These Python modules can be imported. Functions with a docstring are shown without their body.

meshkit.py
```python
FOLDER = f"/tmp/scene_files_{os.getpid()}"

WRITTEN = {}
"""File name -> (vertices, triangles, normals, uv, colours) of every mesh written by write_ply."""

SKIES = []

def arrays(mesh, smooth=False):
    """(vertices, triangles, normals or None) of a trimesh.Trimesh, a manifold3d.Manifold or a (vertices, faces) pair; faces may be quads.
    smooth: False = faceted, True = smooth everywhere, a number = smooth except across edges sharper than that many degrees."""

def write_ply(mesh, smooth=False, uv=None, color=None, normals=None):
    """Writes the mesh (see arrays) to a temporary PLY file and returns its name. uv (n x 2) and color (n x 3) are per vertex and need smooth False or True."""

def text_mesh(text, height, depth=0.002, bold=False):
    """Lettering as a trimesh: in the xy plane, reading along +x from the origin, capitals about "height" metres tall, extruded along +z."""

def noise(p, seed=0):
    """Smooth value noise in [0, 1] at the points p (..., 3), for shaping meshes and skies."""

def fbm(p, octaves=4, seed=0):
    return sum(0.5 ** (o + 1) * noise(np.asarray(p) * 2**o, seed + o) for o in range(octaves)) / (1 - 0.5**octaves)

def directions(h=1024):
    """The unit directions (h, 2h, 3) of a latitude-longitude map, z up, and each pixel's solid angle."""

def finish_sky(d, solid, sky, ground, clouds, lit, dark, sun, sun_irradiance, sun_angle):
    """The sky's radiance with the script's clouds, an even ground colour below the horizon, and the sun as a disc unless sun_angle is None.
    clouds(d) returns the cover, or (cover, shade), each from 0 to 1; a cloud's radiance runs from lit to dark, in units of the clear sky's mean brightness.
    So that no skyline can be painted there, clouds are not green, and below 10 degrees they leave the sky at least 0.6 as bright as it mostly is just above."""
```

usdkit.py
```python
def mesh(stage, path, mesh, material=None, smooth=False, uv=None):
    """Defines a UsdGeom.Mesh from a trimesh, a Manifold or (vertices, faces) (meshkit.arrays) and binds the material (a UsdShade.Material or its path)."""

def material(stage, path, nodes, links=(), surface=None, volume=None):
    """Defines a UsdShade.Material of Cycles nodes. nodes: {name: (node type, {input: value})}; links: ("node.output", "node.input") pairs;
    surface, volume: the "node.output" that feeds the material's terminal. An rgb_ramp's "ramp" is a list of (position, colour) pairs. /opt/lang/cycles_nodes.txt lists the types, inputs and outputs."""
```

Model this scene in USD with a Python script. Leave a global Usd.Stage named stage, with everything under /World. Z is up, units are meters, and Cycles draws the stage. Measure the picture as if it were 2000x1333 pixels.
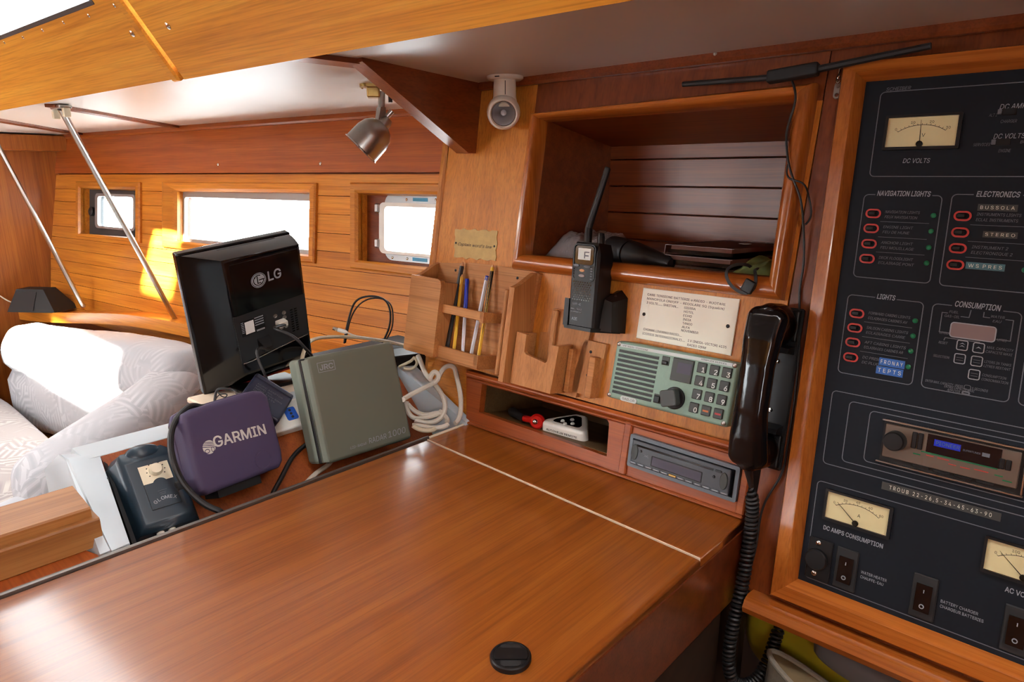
import math, random
import numpy as np, trimesh, usdkit, meshkit
from manifold3d import Manifold, CrossSection
from shapely.geometry import Polygon, box as sbox, Point, LineString
from shapely.ops import unary_union
from shapely import affinity
from pxr import Usd, UsdGeom, UsdLux, UsdShade, Gf, Sdf

stage = Usd.Stage.CreateInMemory()
UsdGeom.SetStageUpAxis(stage, "Z")
UsdGeom.SetStageMetersPerUnit(stage, 1.0)
world = UsdGeom.Xform.Define(stage, "/World")
stage.SetDefaultPrim(world.GetPrim())
UsdGeom.Scope.Define(stage, "/World/Looks")

# ---------------------------------------------------------------- camera
# x runs aft along the chart-table bulkhead, y outboard, z up; the table top lies at z = 0.75
EYE = np.array([0.0, -0.888125, 1.24])
YAW, PITCH = math.atan2(0.672, 0.741), math.atan2(324.0, 1306.0)
fh = np.array([-math.sin(YAW), math.cos(YAW), 0.0])
RIGHT = np.array([math.cos(YAW), math.sin(YAW), 0.0])
FWD = fh * math.cos(PITCH) - np.array([0, 0, math.sin(PITCH)])
CUP = np.cross(RIGHT, FWD)
cam = UsdGeom.Camera.Define(stage, "/World/camera")
cam.CreateHorizontalApertureAttr(36.0)
cam.CreateFocalLengthAttr(36.0 * 1306.0 / 2000.0)
cam.CreateClippingRangeAttr(Gf.Vec2f(0.02, 1000.0))
cm = np.eye(4)
cm[0, :3], cm[1, :3], cm[2, :3], cm[3, :3] = RIGHT, CUP, -FWD, EYE
cam.AddTransformOp().Set(Gf.Matrix4d(cm.tolist()))
cam.CreateExposureAttr(0.0)

# ---------------------------------------------------------------- daylight: sky, sun, and the light of hatch and windows
dome = UsdLux.DomeLight.Define(stage, "/World/sky")
dome.CreateColorAttr(Gf.Vec3f(0.93, 0.97, 1.0))
dome.CreateIntensityAttr(5.5)

def look_at(pos, target):
    z = np.asarray(pos, float) - np.asarray(target, float); z /= np.linalg.norm(z)
    x = np.cross([0, 0, 1.0] if abs(z[2]) < 0.99 else [0, 1.0, 0], z); x /= np.linalg.norm(x)
    m = np.eye(4); m[0, :3], m[1, :3], m[2, :3], m[3, :3] = x, np.cross(z, x), z, pos
    return Gf.Matrix4d(m.tolist())

def area_light(name, pos, target, w, h, power, col=(1, 0.98, 0.95)):
    l = UsdLux.RectLight.Define(stage, "/World/" + name)
    l.CreateWidthAttr(w); l.CreateHeightAttr(h); l.CreateIntensityAttr(power); l.CreateColorAttr(Gf.Vec3f(*col))
    l.AddTransformOp().Set(look_at(pos, target))
    return l

sun = UsdLux.DistantLight.Define(stage, "/World/sun")
sun.CreateIntensityAttr(28000); sun.CreateAngleAttr(2.2); sun.CreateColorAttr(Gf.Vec3f(1.0, 0.95, 0.86))
sun.AddTransformOp().Set(look_at(np.array((.15,-.82,.55)), (0, 0, 0)))
# added area lights, out of view, for daylight at hatch, companionway and far windows
area_light("hatch_daylight", (-2.55, -2.05, 1.805), (-2.55, -1.95, 0.0), 0.95, 0.48, 16, (1.0, 0.98, 0.96))
area_light("far_window_daylight", (-2.30, -2.93, 1.30), (-2.30, 0.0, 1.2), 1.4, 0.42, 4.8, (0.90, 0.95, 1.0))
area_light("companionway_daylight", (.985, -1.95, 1.35), (-1.0, -1.6, .95), .55, .75, .15, (0.97, 0.97, 1.0))
# ---------------------------------------------------------------- helpers: prims
used = {}
def numbered(parent, name):
    k = used.get((parent, name), 0); used[(parent, name)] = k + 1
    return f"{parent}/{name}" + (f"_{k:03d}" if k else "")

def tag(prim, label=None, cat=None, group=None, kind=None):
    for k, v in (("label", label), ("category", cat), ("group", group), ("kind", kind)):
        if v: prim.SetCustomDataByKey(k, v)
    return prim

BASE = {}
def thing(name, label, cat, at=(0, 0, 0), group=None):
    p = numbered("/World", name)
    x = UsdGeom.Xform.Define(stage, p); x.AddTranslateOp().Set(Gf.Vec3d(*map(float, at)))
    BASE[p] = np.asarray(at, float)
    tag(x.GetPrim(), label, cat, group)
    return p

def struct(name):
    p = numbered("/World", name)
    x = UsdGeom.Xform.Define(stage, p); BASE[p] = np.zeros(3)
    tag(x.GetPrim(), kind="structure")
    return p

def base_of(path):
    while path not in BASE: path = path.rsplit("/", 1)[0]
    return BASE[path]

def part(parent, name, mesh, mat, label=None, smooth=35, kind=None):
    p = numbered(parent, name)
    mesh = mesh.copy(); mesh.apply_translation(-base_of(p))
    usdkit.mesh(stage, p, mesh, mat, smooth)
    tag(stage.GetPrimAtPath(p), label, kind=kind)
    return p

def solo(name, mesh, mat, label, cat, group=None, smooth=35, at=None):
    """a thing that is one mesh"""
    p = numbered("/World", name)
    usdkit.mesh(stage, p, mesh, mat, smooth)
    tag(stage.GetPrimAtPath(p), label, cat, group)
    return p

def solo_struct(name, mesh, mat, smooth=35):
    p = numbered("/World", name)
    usdkit.mesh(stage, p, mesh, mat, smooth)
    tag(stage.GetPrimAtPath(p), kind="structure")
    return p

# ---------------------------------------------------------------- helpers: shapes (local frames O, U, V, N -> world)
def frame(O, U, V, N=None):
    U, V = np.asarray(U, float), np.asarray(V, float)
    if N is None:
        N = np.cross(U, V); N /= np.linalg.norm(N)
    m = np.eye(4); m[:3, 0], m[:3, 1], m[:3, 2], m[:3, 3] = U, V, N, O
    return m
def put(m, f):
    m = m.copy(); m.apply_transform(f)
    if np.linalg.det(f[:3, :3]) < 0: m.invert()
    return m
def fp(f, u, v, w=0.0): return f[:3, 3] + f[:3, 0] * u + f[:3, 1] * v + f[:3, 2] * w
def cat(ms): return trimesh.util.concatenate([m for m in ms if m is not None])
def from_man(m):
    a = m.to_mesh(); return trimesh.Trimesh(np.asarray(a.vert_properties[:, :3]), np.asarray(a.tri_verts), process=False)
def hull(pts):
    return from_man(Manifold.hull_points(np.asarray(pts, float)))
def bx(u0, u1, v0, v1, w0, w1, b=0.0):
    u0, u1, v0, v1, w0, w1 = min(u0, u1), max(u0, u1), min(v0, v1), max(v0, v1), min(w0, w1), max(w0, w1)
    if b <= 0:
        m = trimesh.creation.box((u1 - u0, v1 - v0, w1 - w0)); m.apply_translation(((u0 + u1) / 2, (v0 + v1) / 2, (w0 + w1) / 2)); return m
    b = min(b, .49 * (u1 - u0), .49 * (v1 - v0), .49 * (w1 - w0)); P = []
    for x, sx in ((u0, 1), (u1, -1)):
        for y, sy in ((v0, 1), (v1, -1)):
            for z, sz in ((w0, 1), (w1, -1)):
                P += [(x + sx * b, y + sy * b, z), (x + sx * b, y, z + sz * b), (x, y + sy * b, z + sz * b)]
    return hull(P)
def rbox(u0, u1, v0, v1, w0, w1, r, seg=3):
    """box with rounded edges"""
    P = []
    a = np.linspace(0, np.pi / 2, seg + 1)
    for sx, x in ((-1, u0 + r), (1, u1 - r)):
        for sy, y in ((-1, v0 + r), (1, v1 - r)):
            for sz, z in ((-1, w0 + r), (1, w1 - r)):
                for t in a:
                    for p in a:
                        P.append((x + sx * r * math.cos(t) * math.cos(p), y + sy * r * math.sin(t) * math.cos(p), z + sz * r * math.sin(p)))
    return hull(P)
def ext(poly, w0, w1, b=0.0, seg=1):
    """shapely polygon (or point list) extruded along w; b rounds the top rim of a convex outline"""
    if not hasattr(poly, "exterior"): poly = Polygon(poly)
    if b <= 0: 
        m = trimesh.creation.extrude_polygon(poly, abs(w1 - w0), engine="earcut"); m.apply_translation((0, 0, min(w0, w1))); return m
    P = [(x, y, w0) for x, y in poly.exterior.coords]
    for t in np.linspace(0, np.pi / 2, seg + 1):
        q = poly.buffer(-b * (1 - math.cos(t)) - 1e-7, join_style=2) if t > 0 else poly
        P += [(x, y, w1 - b + b * math.sin(t)) for x, y in q.exterior.coords]
    return hull(P)
def rrect(u0, u1, v0, v1, r, seg=5):
    return sbox(u0 + r, v0 + r, u1 - r, v1 - r).buffer(r, quad_segs=seg)
def ring(u0, u1, v0, v1, r, t):
    p = rrect(u0, u1, v0, v1, r); return p.difference(rrect(u0 + t, u1 - t, v0 + t, v1 - t, max(r - t, 1e-4)))
def cyl(c, r, h, axis=(0, 0, 1), n=24, r2=None, b=0.0):
    """cylinder / cone from c along axis"""
    r2 = r if r2 is None else r2
    prof = [(0, 0), (r, 0), (r2, h - b), (r2 - b, h), (0, h)] if b else [(0, 0), (r, 0), (r2, h), (0, h)]
    return lathe(prof, c, axis, n)
def lathe(prof, c=(0, 0, 0), axis=(0, 0, 1), n=28):
    prof = np.asarray(prof, float)
    m = trimesh.creation.revolve(prof, sections=n)
    z = np.asarray(axis, float); z /= np.linalg.norm(z)
    x = np.cross([0, 1.0, 0] if abs(z[1]) < .9 else [1.0, 0, 0], z); x /= np.linalg.norm(x)
    f = frame(c, x, np.cross(z, x), z)
    m.apply_transform(f); m.fix_normals(); return m
def spline(pts, n=12):
    from scipy.interpolate import CubicSpline
    p = np.asarray(pts, float)
    if len(p) < 3: return np.linspace(p[0], p[-1], n)
    t = np.concatenate([[0], np.cumsum(np.maximum(np.linalg.norm(np.diff(p, axis=0), axis=1), 1e-6) ** .6)])
    return CubicSpline(t, p)(np.linspace(0, t[-1], n * (len(p) - 1) + 1))
def tube(pts, r, sides=8, caps=True):
    p = np.asarray(pts, float); r = np.broadcast_to(np.asarray(r, float), (len(p),))
    t = np.gradient(p, axis=0); t /= np.linalg.norm(t, axis=1, keepdims=True) + 1e-12
    a = np.cross(t[0], [0, 0, 1.0] if abs(t[0][2]) < .9 else [1.0, 0, 0]); A = []
    for k in range(len(p)):
        a = a - t[k] * (a @ t[k]); a /= np.linalg.norm(a) + 1e-12; A.append(a.copy())
    A = np.array(A); B = np.cross(t, A); th = np.arange(sides) * 2 * np.pi / sides
    v = (p[:, None] + r[:, None, None] * (np.cos(th)[None, :, None] * A[:, None] + np.sin(th)[None, :, None] * B[:, None])).reshape(-1, 3)
    f = []
    for i in range(len(p) - 1):
        for j in range(sides):
            q = [i * sides + j, i * sides + (j + 1) % sides, (i + 1) * sides + (j + 1) % sides, (i + 1) * sides + j]
            f += [[q[0], q[1], q[2]], [q[0], q[2], q[3]]]
    v = list(v)
    if caps:
        for e, c in ((0, p[0]), (len(p) - 1, p[-1])):
            k = len(v); v.append(c)
            for j in range(sides):
                a_, b_ = e * sides + j, e * sides + (j + 1) % sides
                f.append([k, b_, a_] if e == 0 else [k, a_, b_])
    return trimesh.Trimesh(np.array(v), np.array(f), process=False)
def sweep(sections):
    """closed rings of equal length joined, ends capped"""
    s = np.asarray(sections, float); n, k = s.shape[:2]; v = list(s.reshape(-1, 3)); f = []
    for i in range(n - 1):
        for j in range(k):
            q = [i * k + j, i * k + (j + 1) % k, (i + 1) * k + (j + 1) % k, (i + 1) * k + j]
            f += [[q[0], q[1], q[2]], [q[0], q[2], q[3]]]
    for e in (0, n - 1):
        c = len(v); v.append(s[e].mean(0))
        for j in range(k):
            a_, b_ = e * k + j, e * k + (j + 1) % k
            f.append([c, b_, a_] if e == 0 else [c, a_, b_])
    m = trimesh.Trimesh(np.array(v), np.array(f), process=False); 
    if m.volume < 0: m.invert()
    return m
def moulding(outer, inner, prof):
    """four mitred pieces between the quads outer and inner (u, v); prof: closed list of (fraction, w)"""
    out = []
    o, i = np.asarray(outer, float), np.asarray(inner, float)
    for k in range(4):
        l = (k + 1) % 4
        A = [(*(o[k] * (1 - f) + i[k] * f), w) for f, w in prof]; B = [(*(o[l] * (1 - f) + i[l] * f), w) for f, w in prof]
        out.append(sweep([A, B]))
    return out
_text = {}
def text(s, h, depth=.0004, bold=False, it=0.0, align="l"):
    key = (s, bold)
    if key not in _text: _text[key] = meshkit.text_mesh(s, 1.0, 1.0, bold)
    m = _text[key].copy()
    m.apply_scale((h, h, depth))
    if it:
        m.vertices[:, 0] += it * m.vertices[:, 1]
    w = m.bounds[1][0] - m.bounds[0][0]
    m.apply_translation((-m.bounds[0][0] - {"l": 0, "c": w / 2, "r": w}[align], 0, 0))
    return m
def fit_text(s, u0, u1, v, h, w, **k):
    """lettering stretched to run from u0 to u1, baseline v, capitals h high, standing at w"""
    m = text(s, h, **k); x = m.bounds
    m.apply_scale(((u1 - u0) / (x[1][0] - x[0][0]), 1, 1)); m.apply_translation((u0 - m.bounds[0][0], v, w)); return m
def screw(c, r, axis, slot=True):
    m = lathe([(0, 0), (r, 0), (r, r * .25), (r * .6, r * .55), (0, r * .6)], c, axis, 14); return m
def superbox(c, half, e=3.0, n=24, disp=None, R=None):
    """soft cushion-like box: a super-ellipsoid"""
    s = trimesh.creation.icosphere(4)
    v = s.vertices; d = (np.abs(v) ** e).sum(1) ** (-1 / e); v = v * d[:, None] * np.asarray(half)
    if disp is not None: v = v + disp(v)
    if R is not None: v = v @ np.asarray(R).T
    return trimesh.Trimesh(v + np.asarray(c), s.faces, process=False)
# ---------------------------------------------------------------- materials
def lin(r, g, b): return tuple(((c / 255.) / 12.92 if c <= 10 else (((c / 255.) + .055) / 1.055) ** 2.4) for c in (r, g, b))
def plain(name, col, rough=.4, metal=0.0, spec=.5, noise=0.0, scale=60.0, bump=0.0, coat=0.0, **kw):
    nodes = {"p": ("principled_bsdf", {"base_color": col, "roughness": rough, "metallic": metal, "specular_ior_level": spec, "coat_weight": coat, "coat_roughness": .08, **kw})}; links = []
    if noise or bump:
        nodes["t"] = ("texture_coordinate", {}); nodes["n"] = ("noise_texture", {"scale": scale, "detail": 4.0, "roughness": .6}); links.append(("t.object", "n.vector"))
        if noise:
            nodes["r"] = ("rgb_ramp", {"ramp": [(.25, tuple(c * (1 - noise) for c in col)), (.75, tuple(min(1, c * (1 + noise)) for c in col))]})
            links += [("n.fac", "r.fac"), ("r.color", "p.base_color")]
        if bump:
            nodes["b"] = ("bump", {"strength": bump, "distance": .001}); links += [("n.fac", "b.height"), ("b.normal", "p.normal")]
    return usdkit.material(stage, "/World/Looks/" + name, nodes, links, surface="p.BSDF")
def wood(name, dark, mid, light, axis="x", rough=.28, coat=.4, size=1.0, vary=.18, bump=.10, yaw=0.0, coat_rough=None):
    dark, mid, light = (tuple(c * k for c, k in zip(q, (.95, 1.05, .95))) for q in (dark, mid, light))
    along, across = 1.6 * size, 48.0 * size
    dark = tuple(.55 * d + .45 * m for d, m in zip(dark, mid)); light = tuple(.6 * d + .4 * m for d, m in zip(light, mid))
    sc = {"x": (along, across, across), "y": (across, along, across), "z": (across, across, along)}[axis]
    fine = {"x": (6, 330, 330), "y": (330, 6, 330), "z": (330, 330, 6)}[axis]
    N = {
        "g": ("geometry", {}), "oi": ("object_info", {}),
        "off": ("vector_math", {"math_type": "scale", "vector1": (7.3, 3.1, 5.7)}),
        "add": ("vector_math", {"math_type": "add"}),
        "rot": ("mapping", {"rotation": (0.0, 0.0, yaw)}),
        "m1": ("mapping", {"scale": sc}), "m2": ("mapping", {"scale": fine}),
        "n1": ("noise_texture", {"scale": 1.0, "detail": 5.0, "roughness": .62, "distortion": .35}),
        "n2": ("noise_texture", {"scale": 1.0, "detail": 3.0, "roughness": .6}),
        "r1": ("rgb_ramp", {"ramp": [(.30, dark), (.47, mid), (.70, light)]}),
        "r2": ("rgb_ramp", {"ramp": [(.34, (.70, .66, .62)), (.55, (1, 1, 1))]}),
        "mx": ("mix_color", {"blend_type": "multiply", "fac": .75}),
        "vr": ("map_range", {"from_min": 0.0, "from_max": 1.0, "to_min": 1 - vary, "to_max": 1 + vary * .6}),
        "vm": ("vector_math", {"math_type": "scale"}),
        "bp": ("bump", {"strength": bump, "distance": .0006}),
        "p": ("principled_bsdf", {"roughness": rough, "coat_weight": coat, "coat_roughness": coat_rough if coat_rough is not None else max(.04, rough * .45), "specular_ior_level": .45}),
    }
    L = [("oi.random", "off.scale"), ("g.position", "rot.vector"), ("rot.vector", "add.vector1"), ("off.vector", "add.vector2"), ("add.vector", "m1.vector"), ("add.vector", "m2.vector"),
         ("m1.vector", "n1.vector"), ("m2.vector", "n2.vector"), ("n1.fac", "r1.fac"), ("n2.fac", "r2.fac"), ("r1.color", "mx.a"), ("r2.color", "mx.b"),
         ("oi.random", "vr.value"), ("mx.result", "vm.vector1"), ("vr.result", "vm.scale"), ("vm.vector", "p.base_color"), ("n2.fac", "bp.height"), ("bp.normal", "p.normal")]
    return usdkit.material(stage, "/World/Looks/" + name, N, L, surface="p.BSDF")

M = {}
M["fascia"] = wood("fascia_teak", lin(176, 98, 24), lin(220, 139, 43), lin(238, 166, 66), "x", rough=.45, coat=.05, yaw=-.067, vary=.06)
M["plank"] = wood("plank_teak", lin(160, 82, 20), lin(206, 120, 36), lin(228, 148, 56), "x", rough=.36, coat=.15, yaw=-.127)
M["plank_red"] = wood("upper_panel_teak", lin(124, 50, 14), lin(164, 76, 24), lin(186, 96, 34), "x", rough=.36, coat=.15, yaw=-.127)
M["bulkhead"] = wood("bulkhead_teak", lin(128, 62, 22), lin(168, 90, 36), lin(190, 112, 48), "z", rough=.36, coat=.2)
M["board"] = wood("board_teak", lin(168, 94, 34), lin(200, 120, 46), lin(216, 140, 60), "z", rough=.48, coat=.05)
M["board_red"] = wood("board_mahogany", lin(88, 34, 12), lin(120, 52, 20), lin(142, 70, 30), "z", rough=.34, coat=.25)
M["frame_x"] = wood("frame_mahogany_x", lin(138, 66, 22), lin(176, 92, 36), lin(198, 116, 50), "x", rough=.22, coat=.6, bump=.03)
M["frame_z"] = wood("frame_mahogany_z", lin(138, 66, 22), lin(176, 92, 36), lin(198, 116, 50), "z", rough=.22, coat=.6, bump=.03)
M["table"] = wood("table_teak", lin(108, 48, 11), lin(146, 74, 21), lin(168, 95, 33), "y", rough=.40, coat=.6, vary=.06, bump=.03, coat_rough=.15)
M["console"] = wood("console_mahogany", lin(130, 54, 20), lin(164, 76, 30), lin(184, 96, 42), "x", rough=.42, coat=.1)
M["dark"] = wood("dark_mahogany", lin(84, 32, 14), lin(112, 48, 22), lin(136, 64, 32), "x", rough=.30, coat=.4)
M["shadow_board"] = wood("shade_dark_board", lin(34, 20, 12), lin(48, 28, 16), lin(60, 36, 22), "x", rough=.7, coat=0.0)  # near-black tone paints in the shade of the spaces below table and panel
M["knee"] = wood("knee_mahogany", lin(104, 44, 20), lin(136, 62, 28), lin(158, 78, 38), "y", rough=.34, coat=.3)
M["locker_in"] = wood("locker_lining", lin(92, 36, 12), lin(124, 55, 20), lin(148, 74, 30), "x", rough=.40, coat=.10)
M["rack"] = wood("rack_teak", lin(158, 94, 50), lin(186, 118, 68), lin(206, 140, 88), "x", rough=.6, coat=0.0, vary=.05)
M["rack_z"] = wood("rack_teak_upright", lin(158, 94, 50), lin(186, 118, 68), lin(206, 140, 88), "z", rough=.6, coat=0.0, vary=.05)
M["rail"] = wood("rail_block_teak", lin(128, 74, 36), lin(158, 98, 50), lin(178, 120, 70), "y", rough=.5, coat=0.0)
M["cubby"] = wood("cubby_ply", lin(84, 58, 34), lin(104, 74, 46), lin(124, 92, 60), "x", rough=.6, coat=0.0)
M["floor"] = wood("sole_teak", lin(64, 36, 16), lin(88, 52, 24), lin(108, 68, 34), "x", rough=.4, coat=.2)
M["ceil"] = plain("headliner_white", lin(208, 202, 194), .42, noise=.02, scale=4)
M["white_grp"] = plain("white_gelcoat", lin(186, 197, 204), .35, noise=.04, scale=6, bump=.05)
M["alu"] = plain("aluminium", lin(190, 192, 194), .32, metal=1.0)
M["chrome"] = plain("chrome", lin(215, 215, 215), .12, metal=1.0)
M["steel"] = plain("brushed_steel", lin(196, 196, 192), .28, metal=1.0, noise=.05, scale=30)
M["strip_alu"] = plain("dull_aluminium", lin(128, 124, 120), .42, metal=.9)
M["nickel"] = plain("worn_nickel", lin(172, 168, 164), .30, metal=1.0, noise=.12, scale=25)
M["brass"] = plain("tarnished_brass", lin(160, 128, 76), .35, metal=1.0, noise=.2, scale=40)
M["black"] = plain("black_plastic", lin(17, 17, 19), .42, spec=.35)
M["black_gloss"] = plain("black_gloss", lin(9, 9, 12), .10, spec=.4)
M["black_matt"] = plain("black_matt", lin(26, 27, 29), .62, bump=.15, scale=300)
M["blackbox"] = plain("black_smoked", lin(14, 14, 20), .12)
M["rubber"] = plain("rubber_black", lin(24, 24, 26), .5)
M["cable_white"] = plain("white_cable", lin(206, 200, 186), .45)
M["cable_beige"] = plain("beige_cable", lin(200, 188, 160), .45)
M["white_pl"] = plain("white_plastic", lin(224, 222, 214), .35)
M["ivory"] = plain("ivory_plastic", lin(222, 212, 186), .4)
M["lamp_white"] = plain("lamp_ivory", lin(226, 216, 200), .35)
M["ink"] = plain("black_ink", lin(30, 30, 30), .6)
M["print"] = plain("white_print", lin(146, 150, 156), .5)
M["print_dim"] = plain("grey_print", lin(92, 96, 103), .5)
M["tape_print"] = plain("tape_print", lin(214, 214, 196), .5)
M["panel"] = plain("panel_grey", lin(24, 28, 35), .6, spec=.15, noise=.08, scale=250)
M["meter"] = plain("meter_face", lin(222, 212, 172), .5, noise=.05, scale=20)
M["red_ring"] = plain("red_ring", lin(178, 46, 40), .4)
M["red"] = plain("red_plastic", lin(196, 24, 20), .25)
M["green_led"] = plain("green_lens", lin(14, 110, 72), .25)
M["blue_tape"] = plain("blue_tape", lin(34, 92, 168), .45)
M["teal_tape"] = plain("teal_tape", lin(62, 104, 112), .4)
M["dark_tape"] = plain("black_tape", lin(52, 54, 52), .4)
M["lcd_grey"] = plain("lcd_grey", lin(126, 108, 108), .3)
M["sailor"] = plain("radio_green", lin(132, 160, 144), .5, noise=.06, scale=180)
M["silver_strip"] = plain("silver_strip", lin(190, 198, 196), .4)
M["key"] = plain("key_grey", lin(58, 62, 60), .5)
M["key_print"] = plain("key_print", lin(214, 220, 216), .5)
M["key_red"] = plain("key_red_print", lin(190, 70, 70), .5)
M["key_orange"] = plain("key_orange_print", lin(196, 110, 60), .5)
M["display_dark"] = plain("display_dark", lin(78, 74, 86), .4, spec=.2)
M["sign"] = plain("sign_cream", lin(240, 238, 222), .5)
M["plaque"] = plain("plaque_brass", lin(178, 146, 88), .5, metal=.25, noise=.14, scale=60)
M["jvc"] = plain("stereo_grey", lin(52, 54, 60), .35)
M["jvc_rim"] = plain("stereo_rim", lin(88, 96, 104), .4)
M["pioneer"] = plain("stereo_bronze", lin(110, 98, 88), .35, metal=.5)
M["jrc"] = plain("radar_grey", lin(104, 108, 94), .5, bump=.05, scale=500)
M["jrc_side"] = plain("radar_grey_side", lin(120, 130, 118), .5, bump=.05, scale=500)
M["garmin"] = plain("cover_purple", lin(72, 62, 92), .6, bump=.2, scale=400)
M["garmin_print"] = plain("cover_print", lin(206, 204, 198), .5)
M["clomex"] = plain("box_navy", lin(34, 50, 62), .34, spec=.4)
M["adapter"] = plain("adapter_navy", lin(32, 36, 58), .35)
M["blue_socket"] = plain("socket_blue", lin(36, 90, 190), .35)
M["pencil_black"] = plain("pencil_black", lin(26, 24, 26), .4)
M["pencil_yellow"] = plain("pencil_yellow", lin(222, 172, 36), .4)
M["pen_blue"] = plain("pen_blue", lin(30, 50, 180), .2)
M["pen_clear"] = plain("pen_clear", lin(205, 208, 216), .15)
M["eraser"] = plain("raw_wood_tip", lin(214, 160, 116), .6)
M["cloth_green"] = plain("green_cloth", lin(104, 120, 70), .9, noise=.3, scale=40)
M["khaki"] = plain("khaki_cloth", lin(150, 136, 108), .9, noise=.15, scale=120)
M["bag_grey"] = plain("canvas_grey", lin(150, 144, 130), .85, noise=.12, scale=200)
M["bag_in"] = plain("canvas_lining", lin(126, 108, 78), .9, noise=.2, scale=30)
M["yellow"] = plain("oilskin_yellow", lin(170, 156, 30), .6, noise=.1, scale=12)
M["grey_cloth"] = plain("oilskin_grey", lin(110, 112, 116), .7)
M["lid_reflection_card"] = plain("lid_reflection_card", lin(156, 110, 90), .5)
M["paper"] = plain("paper_white", lin(226, 224, 220), .7)
M["cream_board"] = plain("cream_board", lin(232, 214, 190), .6)
M["seal"] = plain("window_seal", lin(58, 62, 64), .5)
M["win_frame"] = plain("window_alloy", lin(176, 184, 188), .35, metal=.7)
M["clear_print"] = plain("window_print", lin(60, 150, 190), .4)
def glass(name, tint=(1, 1, 1), ior=1.45, rough=0.0):
    return usdkit.material(stage, "/World/Looks/" + name, {"t": ("transparent_bsdf", {"color": tint}), "g": ("glossy_bsdf", {"color": (1, 1, 1), "roughness": rough}), "f": ("fresnel", {"IOR": ior}), "ge": ("geometry", {}), "iv": ("math", {"math_type": "subtract", "value1": 1.0}), "mu": ("math", {"math_type": "multiply"}), "m": ("mix_closure", {})},
        [("ge.backfacing", "iv.value2"), ("f.fac", "mu.value1"), ("iv.value", "mu.value2"), ("mu.value", "m.fac"), ("t.BSDF", "m.closure1"), ("g.BSDF", "m.closure2")], surface="m.closure")
M["pane"] = glass("pane_glass", (.96, .98, .98))
M["lens"] = glass("lens_glass", (.93, .94, .94), 1.5)
M["meter_glass"] = glass("meter_cover", (.97, .96, .93), 1.3)
M["smoke"] = glass("smoked_acrylic", (.62, .58, .58), 1.5)
def bag_mat():
    return usdkit.material(stage, "/World/Looks/plastic_film", {"t": ("transparent_bsdf", {"color": (.93, .93, .95)}), "g": ("glossy_bsdf", {"color": (1, 1, 1), "roughness": .12}), "d": ("diffuse_bsdf", {"color": (.75, .76, .8)}),
        "m1": ("mix_closure", {"fac": .34}), "f": ("fresnel", {"IOR": 1.6}), "m2": ("mix_closure", {}), "tc": ("texture_coordinate", {}), "n": ("noise_texture", {"scale": 55.0, "detail": 3.0, "distortion": 1.5}), "b": ("bump", {"strength": .9, "distance": .004})},
        [("tc.object", "n.vector"), ("n.fac", "b.height"), ("b.normal", "g.normal"), ("b.normal", "f.normal"), ("t.BSDF", "m1.closure1"), ("d.BSDF", "m1.closure2"), ("f.fac", "m2.fac"), ("m1.closure", "m2.closure1"), ("g.BSDF", "m2.closure2")], surface="m2.closure")
M["film"] = bag_mat()
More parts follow.
